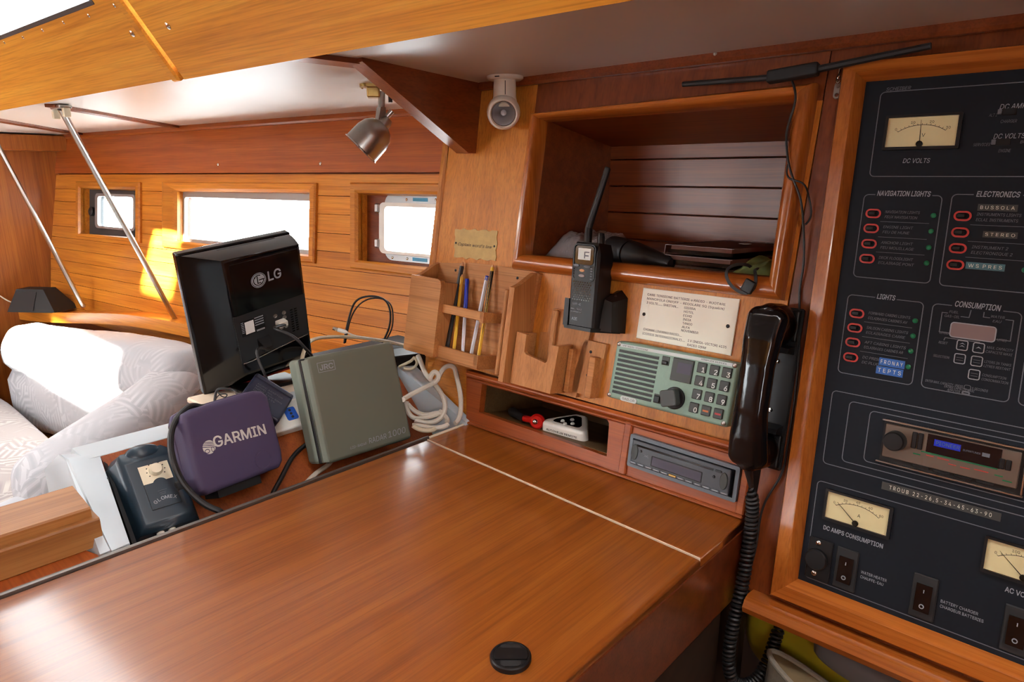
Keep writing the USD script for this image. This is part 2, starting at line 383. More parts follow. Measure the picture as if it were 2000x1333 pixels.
def fabric(name, base, light, dark):
    """grey upholstery: patches of pale strokes running in different directions"""
    N = {"tc": ("texture_coordinate", {}), "v": ("voronoi_texture", {"metric": "manhattan", "feature": "f1", "scale": 14.0}), "sc": ("separate_color", {}), "an": ("math", {"math_type": "multiply", "value2": 6.28}),
         "vr": ("vector_rotate", {"rotate_type": "axis", "axis": (.3, .5, .8)}), "w": ("wave_texture", {"wave_type": "bands", "bands_direction": "x", "scale": 15.0, "distortion": 1.6, "detail": 1.0, "profile": "sine"}),
         "r1": ("rgb_ramp", {"ramp": [(.0, dark), (.35, base), (.62, base), (.78, light)]}), "n": ("noise_texture", {"scale": 7.0, "detail": 2.0}), "r2": ("rgb_ramp", {"ramp": [(.40, (0, 0, 0)), (.60, (1, 1, 1))]}),
         "mx": ("mix_color", {"b": base}), "fn": ("noise_texture", {"scale": 420.0, "detail": 2.0}), "b": ("bump", {"strength": .25, "distance": .001}),
         "p": ("principled_bsdf", {"roughness": .92, "specular_ior_level": .15, "sheen_weight": .2})}
    L = [("tc.object", "v.vector"), ("v.color", "sc.color"), ("sc.r", "an.value1"), ("tc.object", "vr.vector"), ("an.value", "vr.angle"), ("vr.vector", "w.vector"), ("tc.object", "n.vector"), ("w.fac", "r1.fac"), ("n.fac", "r2.fac"), ("r2.color", "mx.fac"), ("r1.color", "mx.a"), ("mx.result", "p.base_color"),
         ("tc.object", "fn.vector"), ("fn.fac", "b.height"), ("b.normal", "p.normal")]
    return usdkit.material(stage, "/World/Looks/" + name, N, L, surface="p.BSDF")
M["sofa"] = fabric("sofa_fabric", lin(176, 177, 182), lin(192, 193, 197), lin(166, 168, 174))
M["sofa_seat"] = fabric("seat_fabric", lin(150, 142, 140), lin(172, 166, 162), lin(138, 130, 130))
# ---------------------------------------------------------------- reference frames
SN, CS = math.sin(math.atan(.19)), math.cos(math.atan(.19))
W = frame((0, 0, .75), (1, 0, 0), (0, SN, CS))                       # instrument bulkhead, leaning outboard: u aft, v up, w into the room
ZC = 1.4184
AX = np.array([.99776, .0668, 0.0])                                   # the boat's long axis
EW = np.array([.99195920, .12655788, 0.0]); UW = CUP.copy()
NW = np.cross(UW, EW); NW /= np.linalg.norm(NW); NW = NW if NW @ FWD < 0 else -NW
HO = np.array([-2.22102693, .28107331, 1.41841548])
HF = frame(HO, EW, UW, NW)                                            # hull side of the saloon: a aft, b up, n into the room
FO = np.array([-1.0494, -.3275, 1.4084]); FL = np.array([.03881787, -.57591599, .81658677])
FN = -np.cross(AX, FL); FN /= np.linalg.norm(FN)
FN = FN if FN @ (EYE - FO) > 0 else -FN
FF = frame(FO, AX, FL, FN)                                            # inclined coaming panel above the side deck
def hull_y(x, z): return HO[1] - (NW[0] * (x - HO[0]) + NW[2] * (z - HO[2])) / NW[1]

# ---------------------------------------------------------------- the setting: sole, far sides, roof
solo_struct("floor", bx(-3.9, 1.4, -3.1, .6, -.05, 0), M["floor"])
solo_struct("wall_front", cat([bx(-3.9, 1.4, -3.06, -3.0, 0, 1.02), bx(-3.9, -3.05, -3.06, -3.0, 1.02, 1.56), bx(-1.55, 1.4, -3.06, -3.0, 1.02, 1.56), bx(-3.9, 1.4, -3.06, -3.0, 1.56, 1.9)]), M["bulkhead"])
w5 = struct("window_5")
for q in (bx(-3.05, -1.55, -3.0, -2.985, 1.02, 1.06, .004), bx(-3.05, -1.55, -3.0, -2.985, 1.52, 1.56, .004), bx(-3.05, -3.01, -3.0, -2.985, 1.06, 1.52, .004), bx(-1.59, -1.55, -3.0, -2.985, 1.06, 1.52, .004)):
    part(w5, "frame", q, M["frame_x"])
part(w5, "pane", bx(-3.04, -1.56, -3.035, -3.03, 1.03, 1.55), M["pane"])
# inboard faces of the galley side, out of the picture: they only give the daylight something to fall on
solo_struct("wall_aft", cat([bx(1.0, 1.05, -3.0, -2.25, 0, 1.9), bx(1.0, 1.05, -1.65, .6, 0, 1.9), bx(1.0, 1.05, -2.25, -1.65, 0, .95), bx(1.0, 1.05, -2.25, -1.65, 1.75, 1.9)]), M["bulkhead"])
roof = Polygon([(-3.9, -.62), (1.4, -.62), (1.4, -3.0), (-3.9, -3.0)]).difference(sbox(-3.05, -2.30, -2.05, -1.80)).difference(sbox(-2.60, -1.40, -2.38, -.82))
solo_struct("ceiling", cat([put(ext(roof, 1.76, 1.80), np.eye(4))]), M["ceil"])
w6 = struct("window_6")
part(w6, "frame", ext(sbox(-3.10, -2.35, -2.0, -1.75).difference(sbox(-3.04, -2.29, -2.06, -1.81)), 1.745, 1.85), M["win_frame"])
part(w6, "pane", bx(-3.05, -2.05, -2.30, -1.80, 1.835, 1.845), M["pane"])
part(w6, "deck_prism", bx(-2.61, -2.37, -1.41, -.81, 1.802, 1.808), M["pane"])  # unseen roof slot added so the sun throws a streak beside the window
# side-deck headliner in three panels with wooden cover strips
head = Polygon([(-4.4, -.60), (1.3, -.25), (1.3, .42), (.9, .72), (-4.4, .20)])
def fy(x): return -.3275 + (x + 1.0494) * .06695 - .006
dk = struct("ceiling")
for q in (Polygon([(-4.4, fy(-4.4)), (-2.18, fy(-2.18)), (-2.18, -.265), (-2.72, .25), (-4.4, .1)]), Polygon([(-2.18, fy(-2.18)), (-.962, fy(-.962)), (-.962, .55), (-2.72, .30), (-2.72, .25), (-2.18, -.265)]), Polygon([(-.962, fy(-.962)), (1.3, fy(1.3)), (1.3, .55), (-.962, .55)])):
    part(dk, "panel", ext(q, ZC, ZC + .012), M["ceil"])
def strip(p, q, wd, h=.008):
    p, q = np.array(p, float), np.array(q, float); d = q - p; n = np.array([-d[1], d[0]]) / np.linalg.norm(d) * wd / 2
    return ext(Polygon([p + n, q + n, q - n, p - n]), ZC - h, ZC)
t = struct("trim_1")
part(t, "cover_strip", strip((-2.10, -.34), (-2.7076, .2348), .03), M["dark"])
part(t, "cover_strip", strip((-2.72, -.36), (-3.60, .20), .035), M["dark"])
part(t, "cover_strip", strip((-.969, -.308), (-.956, -.19), .045), M["knee"])

# coaming panel (cabin side) with its skylight
sk = Polygon([(-1.6, .151), (-.349, .151), (-.349, .36), (-1.6, .36)])
cm_ = struct("trim_2")
b0 = Polygon([(-2.9, 0), (-.2585, 0), (-.2585, .42), (-2.9, .42)]).difference(sk)
part(cm_, "board", put(ext(b0, -.022, 0), FF), M["fascia"])
part(cm_, "board", put(ext([(-.226, -.002), (2.4, -.002), (2.4, .42), (-.226, .42)], -.022, .004), FF), M["fascia"])
part(cm_, "cover_strip", put(ext([(-.262, -.003), (-.238, -.003), (-.238, .42), (-.262, .42)], -.01, .009, .004), FF), M["fascia"])
for a_, l_ in ((-.2853, .1358), (-.3953, .1347), (-.5083, .1379), (-.6182, .1377), (-.7319, .1375), (-.8445, .1404)):
    part(cm_, "screw", screw(fp(FF, a_, l_), .0032, FN), M["chrome"])
for a_, l_, e_ in ((-.2936, .0884, 0), (-.1597, .0855, .004)):
    part(cm_, "screw", screw(fp(FF, a_, l_, e_), .0058, FN), M["chrome"])
w4 = struct("window_4")
part(w4, "seal", put(ext(sk.buffer(.004).difference(sk.buffer(-.004)), -.03, .001), FF), M["seal"])
part(w4, "pane", put(ext(sk, -.03, -.026), FF), M["pane"])
# the far side of the cabin trunk
solo_struct("trim_3", hull([(-3.9, -2.5, 1.44), (1.4, -2.5, 1.44), (-3.9, -2.52, 1.44), (1.4, -2.52, 1.44), (-3.9, -2.3, 1.76), (1.4, -2.3, 1.76), (-3.9, -2.33, 1.76), (1.4, -2.33, 1.76)]), M["fascia"])
solo_struct("trim_4", bx(-3.9, 1.4, -3.0, -2.5, 1.44, 1.46), M["ceil"])

solo_struct("trim_7", bx(-3.9, 1.4, -4.0, -3.06, 1.60, 1.62), M["ceil"])      # unseen awning, added to keep the sun off the seat
# forward bulkhead and its header
wl = struct("wall_left")
part(wl, "panel", hull([(-3.70, -3.0, 0), (-3.70, .10, 0), (-3.70, .10, 1.42), (-3.70, -3.0, 1.42), (-3.76, -3.0, 0), (-3.76, .2, 0), (-3.76, .2, 1.42), (-3.76, -3.0, 1.42)]), M["bulkhead"])
part(wl, "panel", bx(-3.76, -3.70, -3.0, -.4, 1.42, 1.80), M["bulkhead"])
part(wl, "header", bx(-3.70, -3.60, -1.2, .0935, 1.345, 1.412, .004), M["bulkhead"])
part(wl, "corner_post", hull([(-3.70, .012, .6), (-3.66, .018, .6), (-3.70, -.02, .6), (-3.66, -.015, .6), (-3.715, .09, 1.25), (-3.68, .095, 1.25), (-3.715, .06, 1.25), (-3.68, .065, 1.25)]), M["bulkhead"])

# hull side of the saloon: planks around three windows
WIN = [  # outer frame, opening (a, b), all in the hull frame
    (np.array([(-1.300, -.2130), (-.7468, -.2130), (-.7468, -.4540), (-1.300, -.4560)]), np.array([(-1.262, -.241), (-.7823, -.241), (-.7834, -.434), (-1.262, -.441)])),
    (np.array([(-.582, -.2110), (.3170, -.2090), (.3085, -.4585), (-.582, -.4600)]), np.array([(-.478, -.2440), (.2844, -.2380), (.2795, -.4330), (-.478, -.4310)])),
    (np.array([(.4705, -.2070), (1.06, -.2070), (1.06, -.4650), (.4705, -.4600)]), np.array([(.5024, -.2374), (1.03, -.2361), (1.03, -.4330), (.5024, -.4344)])),
]
holes = unary_union([Polygon(o).buffer(-.004) for o, i in WIN])
wb = struct("wall_back")
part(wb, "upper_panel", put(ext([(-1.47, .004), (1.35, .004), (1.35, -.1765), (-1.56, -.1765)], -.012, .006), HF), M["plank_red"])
seams = [-.1800, -.2470, -.3030, -.3610, -.4165, -.4680, -.5200, -.5720, -.6220, -.673, -.724, -.776, -.83]
for k in range(len(seams) - 1):
    top, bot = seams[k] - .0009, seams[k + 1] + .0009
    pl = Polygon([(-1.58, top), (1.35, top), (1.35, bot), (-1.58, bot)]).difference(holes)
    for g in sorted(getattr(pl, "geoms", [pl]), key=lambda g: g.bounds[0]):
        if g.area < 2e-4: continue
        part(wb, "plank", put(ext(g, -.012, 0), HF), M["plank"])
part(wb, "backing", put(ext(Polygon([(-1.95, .04), (1.4, .04), (1.4, -1.6), (-1.95, -1.6)]).difference(unary_union([Polygon(o).buffer(-.006) for o, i in WIN])), -.02, -.0125), HF), M["dark"])
for a_, b_ in ((.3351, -.1499), (-.2117, -.1485)):
    part(wb, "screw", screw(fp(HF, a_, b_, .006), .006, NW), M["chrome"])
part(wb, "cove_strip", put(bx(-1.47, 1.3, -.022, .004, .0, .018, .005), HF), M["plank_red"])
for k, (o, i) in enumerate(WIN):
    w_ = struct(f"window_{k + 1}")
    for m, ax in zip(moulding(o, i, [(0, -.01), (0, .008), (.15, .013), (.75, .013), (1, .006), (1, -.01)]), "xzxz"):
        part(w_, "frame", put(m, HF), M["plank"])
    d = -.030                                                        # depth of the reveal
    ip = Polygon(i)
    part(w_, "reveal", put(ext(ip.buffer(.006, join_style=2).difference(ip), d, -.005), HF), M["plank"])
    if k == 0: op = rrect(-1.158, -.850, -.400, -.270, .018); sash = rrect(-1.180, -.835, -.409, -.259, .020)
    elif k == 1: op = rrect(-.468, .270, -.418, -.262, .016); sash = rrect(-.50, .300, -.445, -.228, .02)
    else: op = rrect(.587, .905, -.3985, -.2700, .014); sash = rrect(.566, .93, -.4065, -.2590, .018)
    plate = ip.buffer(.06, join_style=2).difference(op)
    part(w_, "hull_plate", put(ext(plate, d - .012, d), HF), M["dark"] if k else M["seal"])
    fl = sash.buffer(.022).difference(op)
    if k == 2: part(w_, "flange", put(ext(rrect(.578, .95, -.424, -.232, .03).difference(op), d, d + .003), HF), M["win_frame"])
    part(w_, "sash", put(ext(sash.difference(op), d, d + .014), HF), M["white_pl"] if k == 2 else M["win_frame"])
    part(w_, "pane", put(ext(op.buffer(.003), d - .008, d - .004), HF), M["pane"])
    if k == 0: part(w_, "knob", lathe([(0, 0), (.02, 0), (.02, .012), (.012, .016), (0, .016)], fp(HF, -1.226, -.3384, d), NW), M["rubber"])
    if k == 2:
        for vv in (-.277, -.379):
            part(w_, "hinge", put(bx(.550, .568, vv - .014, vv + .014, d, d + .02, .004), HF), M["alu"])
        for uu, vv in ((.7176, -.2467), (.7161, -.4150)):
            part(w_, "maker_print", put(bx(uu - .028, uu + .028, vv - .005, vv + .005, d + .003, d + .0034), HF), M["clear_print"])
        for uu, vv in ((.6652, -.2478), (.775, -.246), (.6684, -.4150), (.61, -.416)):
            part(w_, "screw", screw(fp(HF, uu, vv, d + .003), .004, NW), M["chrome"])

# shelf behind the settee with its curved front batten
bt = struct("trim_5")
line = [(-3.888, -.185, .635), (-3.2835, -.102, .675), (-2.7607, -.0208, .728), (-2.366, .031, .743), (-1.9, .085, .752), (-1.3, .15, .757)]
secs = []
for p in spline(line, 8):
    p = np.array(p); n = np.array([.13, -1, 0]); n /= np.linalg.norm(n)
    secs.append([p, p + n * .018, p + n * .018 - [0, 0, .044], p - [0, 0, .044]])
part(bt, "batten", sweep(secs), M["plank"])
sv, sf = [], []
for p in spline(line, 8): sv += [p - np.array([0, 0, .008]), (p[0], hull_y(p[0], p[2]) + .01, p[2] - .008)]
part(bt, "shelf", sweep([[sv[i], sv[i + 1], sv[i + 1] - np.array([0, 0, .015]), sv[i] - np.array([0, 0, .015])] for i in range(0, len(sv), 2)]), M["plank"])

# ---------------------------------------------------------------- instrument bulkhead
wr = struct("wall_right")
shelf_o = [(-.846, .6085), (-.3415, .6205), (-.3400, .3235), (-.846, .3205)]
shelf_i = [(-.8270, .5985), (-.3700, .6005), (-.3640, .3560), (-.8240, .3520)]
main = Polygon([(-1.079, .112), (-.336, .106), (-.334, .684), (-1.079, .69)]).difference(Polygon(shelf_i).buffer(.004, join_style=2))
part(wr, "board", put(ext(main.difference(sbox(-.852, .600, -.3, .7)), -.016, 0), W), M["board"])
part(wr, "header_board", put(ext(main.intersection(sbox(-.852, .600, -.3, .7)), -.016, .0006), W), M["board_red"])  # split off to paint the shade under the deckhead as a darker tone
aft = Polygon([(-.333, -.10), (.75, -.10), (.75, .69), (-.3325, .684)])
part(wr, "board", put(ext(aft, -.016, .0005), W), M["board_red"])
cub = Polygon([(-.897, .030), (-.8985, .103), (-.690, .1035), (-.609, .0955), (-.5945, .083), (-.5900, .0258)])
part(wr, "console_board", put(ext(Polygon([(-.928, 0), (-.348, -.002), (-.348, .104), (-.946, .107)]).difference(cub), -.012, .003), W), M["console"])
part(wr, "left_board", put(ext([(-1.079, -.06), (-.929, -.02), (-.947, .107), (-.94, .114), (-1.079, .114)], -.03, -.012), W), M["plank"])
part(wr, "edge_strip", put(ext([(-1.097, .114), (-1.079, .114), (-1.079, .69), (-1.097, .69)], -.04, .005, .004), W), M["board"])
part(wr, "side_board", hull([(-1.095, .0, .60), (-1.079, .0, .60), (-1.095, .26, .60), (-1.079, .26, .60), (-1.095, .12, 1.42), (-1.079, .12, 1.42), (-1.095, .43, 1.42), (-1.079, .43, 1.42)]), M["board"])
part(wr, "top_rail", put(bx(-1.0, .75, .664, .69, 0, .014, .004), W), M["knee"])
part(wr, "ledge", put(bx(-.94, -.338, .0965, .1075, 0, .014, .004), W), M["console"])
part(wr, "ledge", put(bx(-.94, -.338, .0885, .0955, 0, .009, .003), W), M["console"])
part(wr, "base_strip", put(bx(-.922, -.345, .0, .0055, .002, .009, .002), W), M["console"])
part(wr, "upright", put(bx(-.562, -.548, .0055, .0965, .002, .008, .002), W), M["console"])
part(wr, "upright", put(bx(-.358, -.345, .0055, .0965, .002, .008, .002), W), M["console"])
part(wr, "screw", screw(fp(W, -.497, .676, .014), .003, W[:3, 2]), M["nickel"])
part(wr, "rail", put(hull([(u, v + dv, w) for u in (-.315, .75) for v, dv, w in ((-.110, .014, 0), (-.110, .014, .022), (-.110, .008, .032), (-.110, -.002, .036), (-.110, -.010, .032), (-.110, -.015, .022), (-.110, -.015, 0))]), W), M["frame_x"])
# cubby behind the console board
part(wr, "cubby", put(cat([bx(-.90, -.586, .018, .027, -.20, -.012), bx(-.90, -.586, .105, .112, -.20, -.012), bx(-.908, -.899, .018, .112, -.20, -.012), bx(-.586, -.578, .018, .112, -.20, -.012), bx(-.908, -.578, .018, .112, -.208, -.20)]), W), M["cubby"])
# locker of stowage under the switch panel
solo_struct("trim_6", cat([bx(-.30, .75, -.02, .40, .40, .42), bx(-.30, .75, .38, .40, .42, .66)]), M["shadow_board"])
# unseen shell outboard of the bulkhead, added to stop sky light leaking in
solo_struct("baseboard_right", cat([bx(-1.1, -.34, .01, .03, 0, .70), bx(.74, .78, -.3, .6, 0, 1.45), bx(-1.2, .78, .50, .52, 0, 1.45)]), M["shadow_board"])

# open shelf: rounded frame, lining and back planks
sh = thing("open_shelf", "open varnished shelf with rounded frame recessed into the bulkhead above the radio", "shelf", fp(W, -.6, .32))
prof = [(0, -.002), (0, .010), (.06, .016), (.16, .0205), (.32, .0235), (.55, .0235), (.75, .0205), (.90, .014), (1.0, .004), (1.0, -.012), (.8, -.012)]
for m, ax in zip(moulding(shelf_o, shelf_i, prof), "xzxz"):
    part(sh, "frame", put(m, W), M["frame_" + ax])
SD = .27                                                              # depth
part(sh, "top", put(bx(-.83, -.36, .601, .612, -SD, -.012), W), M["locker_in"])
part(sh, "bottom", put(bx(-.83, -.36, .340, .351, -SD, -.012), W), M["locker_in"])
part(sh, "side", put(bx(-.838, -.828, .340, .612, -SD, -.012), W), M["locker_in"])
part(sh, "side", put(bx(-.364, -.354, .340, .612, -SD, -.012), W), M["locker_in"])
sb = [.612, .578, .5245, .4705, .4165, .36]
Zb = .75 + .36 * CS; yb = .36 * SN + SD * CS
BF = frame((0, .36 * SN + (SD - .004) * CS, .75 + .36 * CS - SD * SN), (1, 0, 0), (0, .03, 1), None)
for k in range(5):
    part(sh, "back_plank", put(bx(-.83, -.36, (sb[k + 1] - .36) * 1.0 + .0008, (sb[k] - .36) * 1.0 - .0008, -.01, 0, .0012), BF), M["locker_in"])

# corner knee under the side deck
KF = frame((-.9605, -.205, 0), (-.225, 1, 0), (0, 0, 1), (1, 0, 0))
solo("knee_bracket", put(ext([(0, ZC), (.332, ZC), (.3085, 1.283), (.279, 1.283), (-.012, ZC - .006), (-.012, ZC)], 0, .034), KF), M["knee"], "triangular dark wooden knee joining the white deckhead to the bulkhead", "bracket")

# ---------------------------------------------------------------- chart table
ct = thing("chart_table", "varnished wooden chart table with seam and metal edge strip in the foreground", "table", (-.6365, -.6, 0))
part(ct, "lid", ext([(-.924, -1.25), (-.3435, -1.25), (-.3435, -.1395), (-.924, -.1118)], .7365, .75, .007, 4), M["table"])
part(ct, "fixed_board", ext([(-.924, -.1103), (-.3435, -.1380), (-.3435, -.001), (-.924, -.001)], .7365, .75, .003, 3), M["table"])
part(ct, "seam_inlay", ext([(-.9235, -.1115), (-.3445, -.1392), (-.3445, -.1382), (-.9235, -.1105)], .738, .7497), M["cream_board"])
part(ct, "edge_strip", hull([(x, y, z) for y in (-1.25, -.105) for x, z in ((-.9245, .70), (-.9245, .752), (-.9265, .7535), (-.9290, .7535), (-.9305, .752), (-.9305, .70))]), M["strip_alu"])
part(ct, "core", bx(-.92, -.372, -1.245, -.004, .70, .736), M["dark"])
part(ct, "side_panel", rbox(-.372, -.3430, -1.25, -.002, .625, .7362, .003), M["dark"])
part(ct, "underside", bx(-.90, -.372, -1.24, -.02, .63, .64), M["dark"])
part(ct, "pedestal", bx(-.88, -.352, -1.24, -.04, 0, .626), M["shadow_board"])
part(ct, "edge_strip", bx(-.9305, -.9245, -.104, -.001, .72, .7512, .0008), M["cream_board"])
# ---------------------------------------------------------------- switch panel
PK = -.036
PF = frame(fp(W, -.2567, 0, 0), W[:3, 0], W[:3, 1] + PK * W[:3, 0], W[:3, 2])
sp = thing("switch_panel", "large dark grey electrical switch panel with meters in a wooden frame", "switch panel", fp(PF, .28, -.09))
po = [(-.0315, .6425), (.66, .6425), (.66, -.088), (-.0345, -.088)]
pi_ = [(-.0030, .619), (.62, .619), (.62, -.0555), (-.0030, -.0555)]
for m, ax in zip(moulding(po, pi_, [(0, 0), (0, .014), (.08, .0175), (.55, .0185), (.66, .0195), (.76, .0165), (1, .004), (1, 0)]), "xzxz"):
    part(sp, "frame", put(m, PF), M["frame_" + ax])
pan = part(sp, "faceplate", put(bx(-.003, .62, -.0555, .619, .0005, .0025), PF), M["panel"])
PW = .0026
def pr(name, m, mat, w=PW, label=None): return part(sp, name, put(m, frame((PF @ [0, 0, w, 1])[:3], PF[:3, 0], PF[:3, 1], PF[:3, 2])), mat, label, smooth=False)
def outline(u0, u1, v0, v1, gap=None, r=.006, t=.0011):
    g = ring(u0, u1, v0, v1, r, t)
    if gap: g = g.difference(sbox(gap[0], v1 - .004, gap[1], v1 + .004))
    return ext(g, 0, .0003) if g.geom_type == "Polygon" else cat([ext(q, 0, .0003) for q in g.geoms])
for g in ((.0160, .60, .4962, .6045, None), (.0132, .1023, .3655, .4740, (.0265, .0908)), (.1113, .2155, .3645, .4760, (.1335, .1810)), (.0105, .0993, .2372, .3424, (.0435, .0685)),
          (.1083, .1980, .2374, .3426, (.1285, .1795)), (.2060, .30, .2374, .3426, None), (.0075, .56, .1120, .2128, None), (.0305, .54, .1212, .2030, None), (.0563, .52, .1287, .1962, None), (.0046, .56, -.0492, .0878, None)):
    pr("printed_outline", outline(*g), M["print_dim"])
def words(s, u, v, h, mat="print", u1=None, it=.2, **k):
    m = fit_text(s, u, u1, v, h, 0, it=it, **k) if u1 else text(s, h, .0003, it=it, **k)
    if not u1: m.apply_translation((u, v, 0))
    pr("lettering", m, M[mat])
words("SCHEIBER", .0223, .6052, .0042, "print_dim", .0503)
words("DC VOLTS", .053, .5135, .0056, u1=.083)
words("NAVIGATION LIGHTS", .0287, .4722, .0062, u1=.0890, bold=True)
words("ELECTRONICS", .1362, .4732, .0062, u1=.1785, bold=True)
words("LIGHTS", .0454, .3405, .0062, u1=.0668, bold=True)
words("CONSUMPTION", .1314, .3415, .0066, u1=.1771, bold=True)
words("DC AMPS", .1460, .5745, .0056, u1=.1755); words("DC VOLTS", .1444, .5405, .0056, u1=.1745)
words("ALT 1", .1369, .5665, .0034, "print_dim", .1445); words("CHARGER", .1490, .5585, .0036, "print_dim", .1645); words("SERVICES", .1254, .5325, .0034, "print_dim", .1425); words("ENGINE", .1512, .5248, .0036, "print_dim", .1630); words("ALT 2", .172, .5685, .0034, "print_dim"); words("BOW", .1705, .5345, .0034, "print_dim")
for u, v in ((.1560, .5712), (.1545, .5366)):
    t = pr("selector_slot", bx(u - .007, u + .007, v - .004, v + .004, 0, .0006, .0003), M["black"])
    part(t, "slider", put(bx(u - .0115, u - .0070, v - .003, v + .003, PW, PW + .002, .0006), PF), M["print_dim"])
# breakers: red ring, black toggle, green lamp and bilingual legend
def breaker(u, v, l1=None, l2=None, lu=None, led=None, w1=.039, rule=True):
    t = pr("breaker", ext(rrect(u - .0092, u + .0092, v - .0060, v + .0060, .0058).difference(rrect(u - .0070, u + .0070, v - .0039, v + .0039, .0038)), 0, .0012), M["red_ring"], label="red-ringed breaker")
    part(t, "toggle", put(bx(u - .0062, u + .0035, v - .0030, v + .0030, PW, PW + .0042, .0012), PF), M["black"])
    if l1: words(l1, lu, v + .0012, .0034, "print_dim", lu + w1 if len(l1) > 12 else None)
    if l2: words(l2, lu, v - .0053, .0034, "print_dim", lu + w1 * .95 if len(l2) > 14 else None)
    if led: pr("indicator_lamp", lathe([(0, 0), (.0032, 0), (.0030, .0012), (.0016, .0020), (0, .0022)], (led, v, 0), (0, 0, 1), 14), M["green_led"], label="green indicator lamp")
for v, a, b in ((.4491, "NAVIGATION LIGHTS", "FEUX NAVIGATION"), (.4298, "ENGINE LIGHT", "FEU DE HUNE"), (.4099, "ANCHOR LIGHT", "FEU MOUILLAGE"), (.3905, "DECK FLOODLIGHT", "ECLAIRAGE PONT")):
    breaker(.0275, v, a, b, .0412, .0953)
for v in (.4392, .4196, .4001): pr("rule", bx(.0368, .0918, v - .0003, v + .0003, 0, .0002), M["print_dim"])
for v, a, b in ((.4497, "INSTRUMENTS LIGHTS", "ECLAI. INSTRUMENTS"), (.4300, None, None), (.4109, "INSTRUMENT 2", "ELECTRONIQUE 2"), (.3910, None, None)):
    breaker(.1257, v, a, b, .1395, .1935, .043)
for v in (.4397, .4201, .4011): pr("rule", bx(.1346, .196, v - .0003, v + .0003, 0, .0002), M["print_dim"])
for v, a, b in ((.3182, "FORWARD CABINS LIGHTS", "ECLAIRAGES CABINES AV"), (.2991, "SALOON CABINS LIGHTS", "ECLAIRAGES CARRE"), (.2799, "AFT CABINS LIGHTS", "ECLAIRAGES CABINES AR"), (.2600, "DC PRISES", "DC PLUGS")):
    breaker(.0246, v, a, b, .0385, .0923, .048)
for v in (.3088, .2894, .2700): pr("rule", bx(.0345, .0900, v - .0003, v + .0003, 0, .0002), M["print_dim"])
def tape(s, u0, u1, v0, v1, mat, ink="tape_print"):
    t = pr("label_tape", bx(u0, u1, v0, v1, 0, .0004), M[mat])
    m = cat([text(ch, (v1 - v0) * .5, .0002, bold=True) if ch != " " else None for ch in s][:0] or [fit_text(s, u0 + (u1 - u0) * .07, u1 - (u1 - u0) * .07, v0 + (v1 - v0) * .25, (v1 - v0) * .5, PW + .0004, depth=.0002)])
    part(t, "lettering", put(m, PF), M[ink], smooth=False)
tape("B U S S O L A", .1394, .1780, .4568, .4645, "dark_tape"); tape("S T E R E O", .1485, .1818, .4258, .4330, "dark_tape"); tape("W S  P R E S", .1362, .1747, .3875, .3957, "teal_tape")
tape("F R O N A Y", .0585, .0880, .2560, .2662, "blue_tape"); tape("T E P T S", .0565, .0874, .2450, .2550, "blue_tape")
tape("T R O U B   2 2 - 2 6 , 5 - 3 4 - 4 5 - 6 3 - 9 0", .0820, .2078, .0993, .1091, "dark_tape")
# tank gauge group
pr("gauge_window", ext(rrect(.1312, .1752, .3053, .3216, .003), 0, .0006), M["lcd_grey"]); pr("printed_outline", outline(.1300, .1764, .3041, .3228, None, .004, .0012), M["print"])
for u, v in ((.1450, .2960), (.1615, .2957), (.1445, .2797), (.1616, .2798), (.1611, .2636)):
    t = pr("membrane_key", outline(u - .0060, u + .0060, v - .0062, v + .0062, None, .0025, .0011), M["print"])
    if u < .15 and v > .29: part(t, "symbol", put(cat([ext(Polygon([(u - .003, q), (u, q + .0022), (u + .003, q), (u, q + .001)]), PW, PW + .0003) for q in (v - .002, v + .001)]), PF), M["print"], smooth=False)
    elif v > .29: part(t, "symbol", put(ext(Polygon([(u - .003, v - .001), (u, v + .0015), (u + .003, v - .001), (u, v)]), PW, PW + .0003), PF), M["print"], smooth=False)
    else: part(t, "symbol", put(cat([bx(u - .0035, u + .0035, v + q, v + q + .0005, PW, PW + .0003) for q in (-.002, .001)]), PF), M["print_dim"], smooth=False)
for s, u0, v, u1 in (("FUEL", .1268, .3330, .1360), ("GAS-OIL", .1225, .3275, .1380), ("WATER", .1688, .3330, .1820), ("EAU", .1710, .3278, .1795), ("LITERS", .1200, .3065, .1295), ("LITRES", .178, .3068, .1870), ("RESET", .1205, .2945, .1300), ("SELECTION", .1170, .2775, .1340), ("MAX. CAPACITY", .1695, .2965, .1950), ("CAPACITE MAXI", .1690, .2915, .1945),
                     ("LITERS IN TANKS", .1690, .2795, .1950), ("LITRES RESTANT", .1690, .2745, .1950), ("CONSUMPTION", .1690, .2635, .1925), ("CONSOMMATION", .1690, .2585, .1950), ("ENTER MAX. CAPACITY : PRESS", .1125, .2455, .1520), ("5 SECONDS", .1610, .2455, .1770), ("ENTREE CAPACITE MAXI", .1330, .2425, .1640), ("APPUYER", .1365, .2388, .1500)):
    words(s, u0, v, .0030, "print_dim", u1)
pr("printed_outline", outline(.1530, .1600, .2440, .2500, None, .002, .0006), M["print_dim"]); pr("printed_outline", outline(.1515, .1600, .2378, .2425, None, .002, .0018), M["print_dim"])
lead = [LineString(q).buffer(.0005, cap_style=2) for q in ([(.1255, .3325), (.1195, .3325), (.1195, .3085), (.1300, .3085)], [(.139, .3300), (.1475, .3300), (.1485, .3390)], [(.1615, .3385), (.1615, .3325), (.168, .3325)], [(.1828, .3325), (.1905, .3325), (.1905, .3085), (.1770, .3085)], [(.1255, .2990), (.1265, .3025), (.1615, .3025), (.1615, .3010)])]
pr("rule", cat([ext(q, 0, .0002) for q in lead]), M["print_dim"])
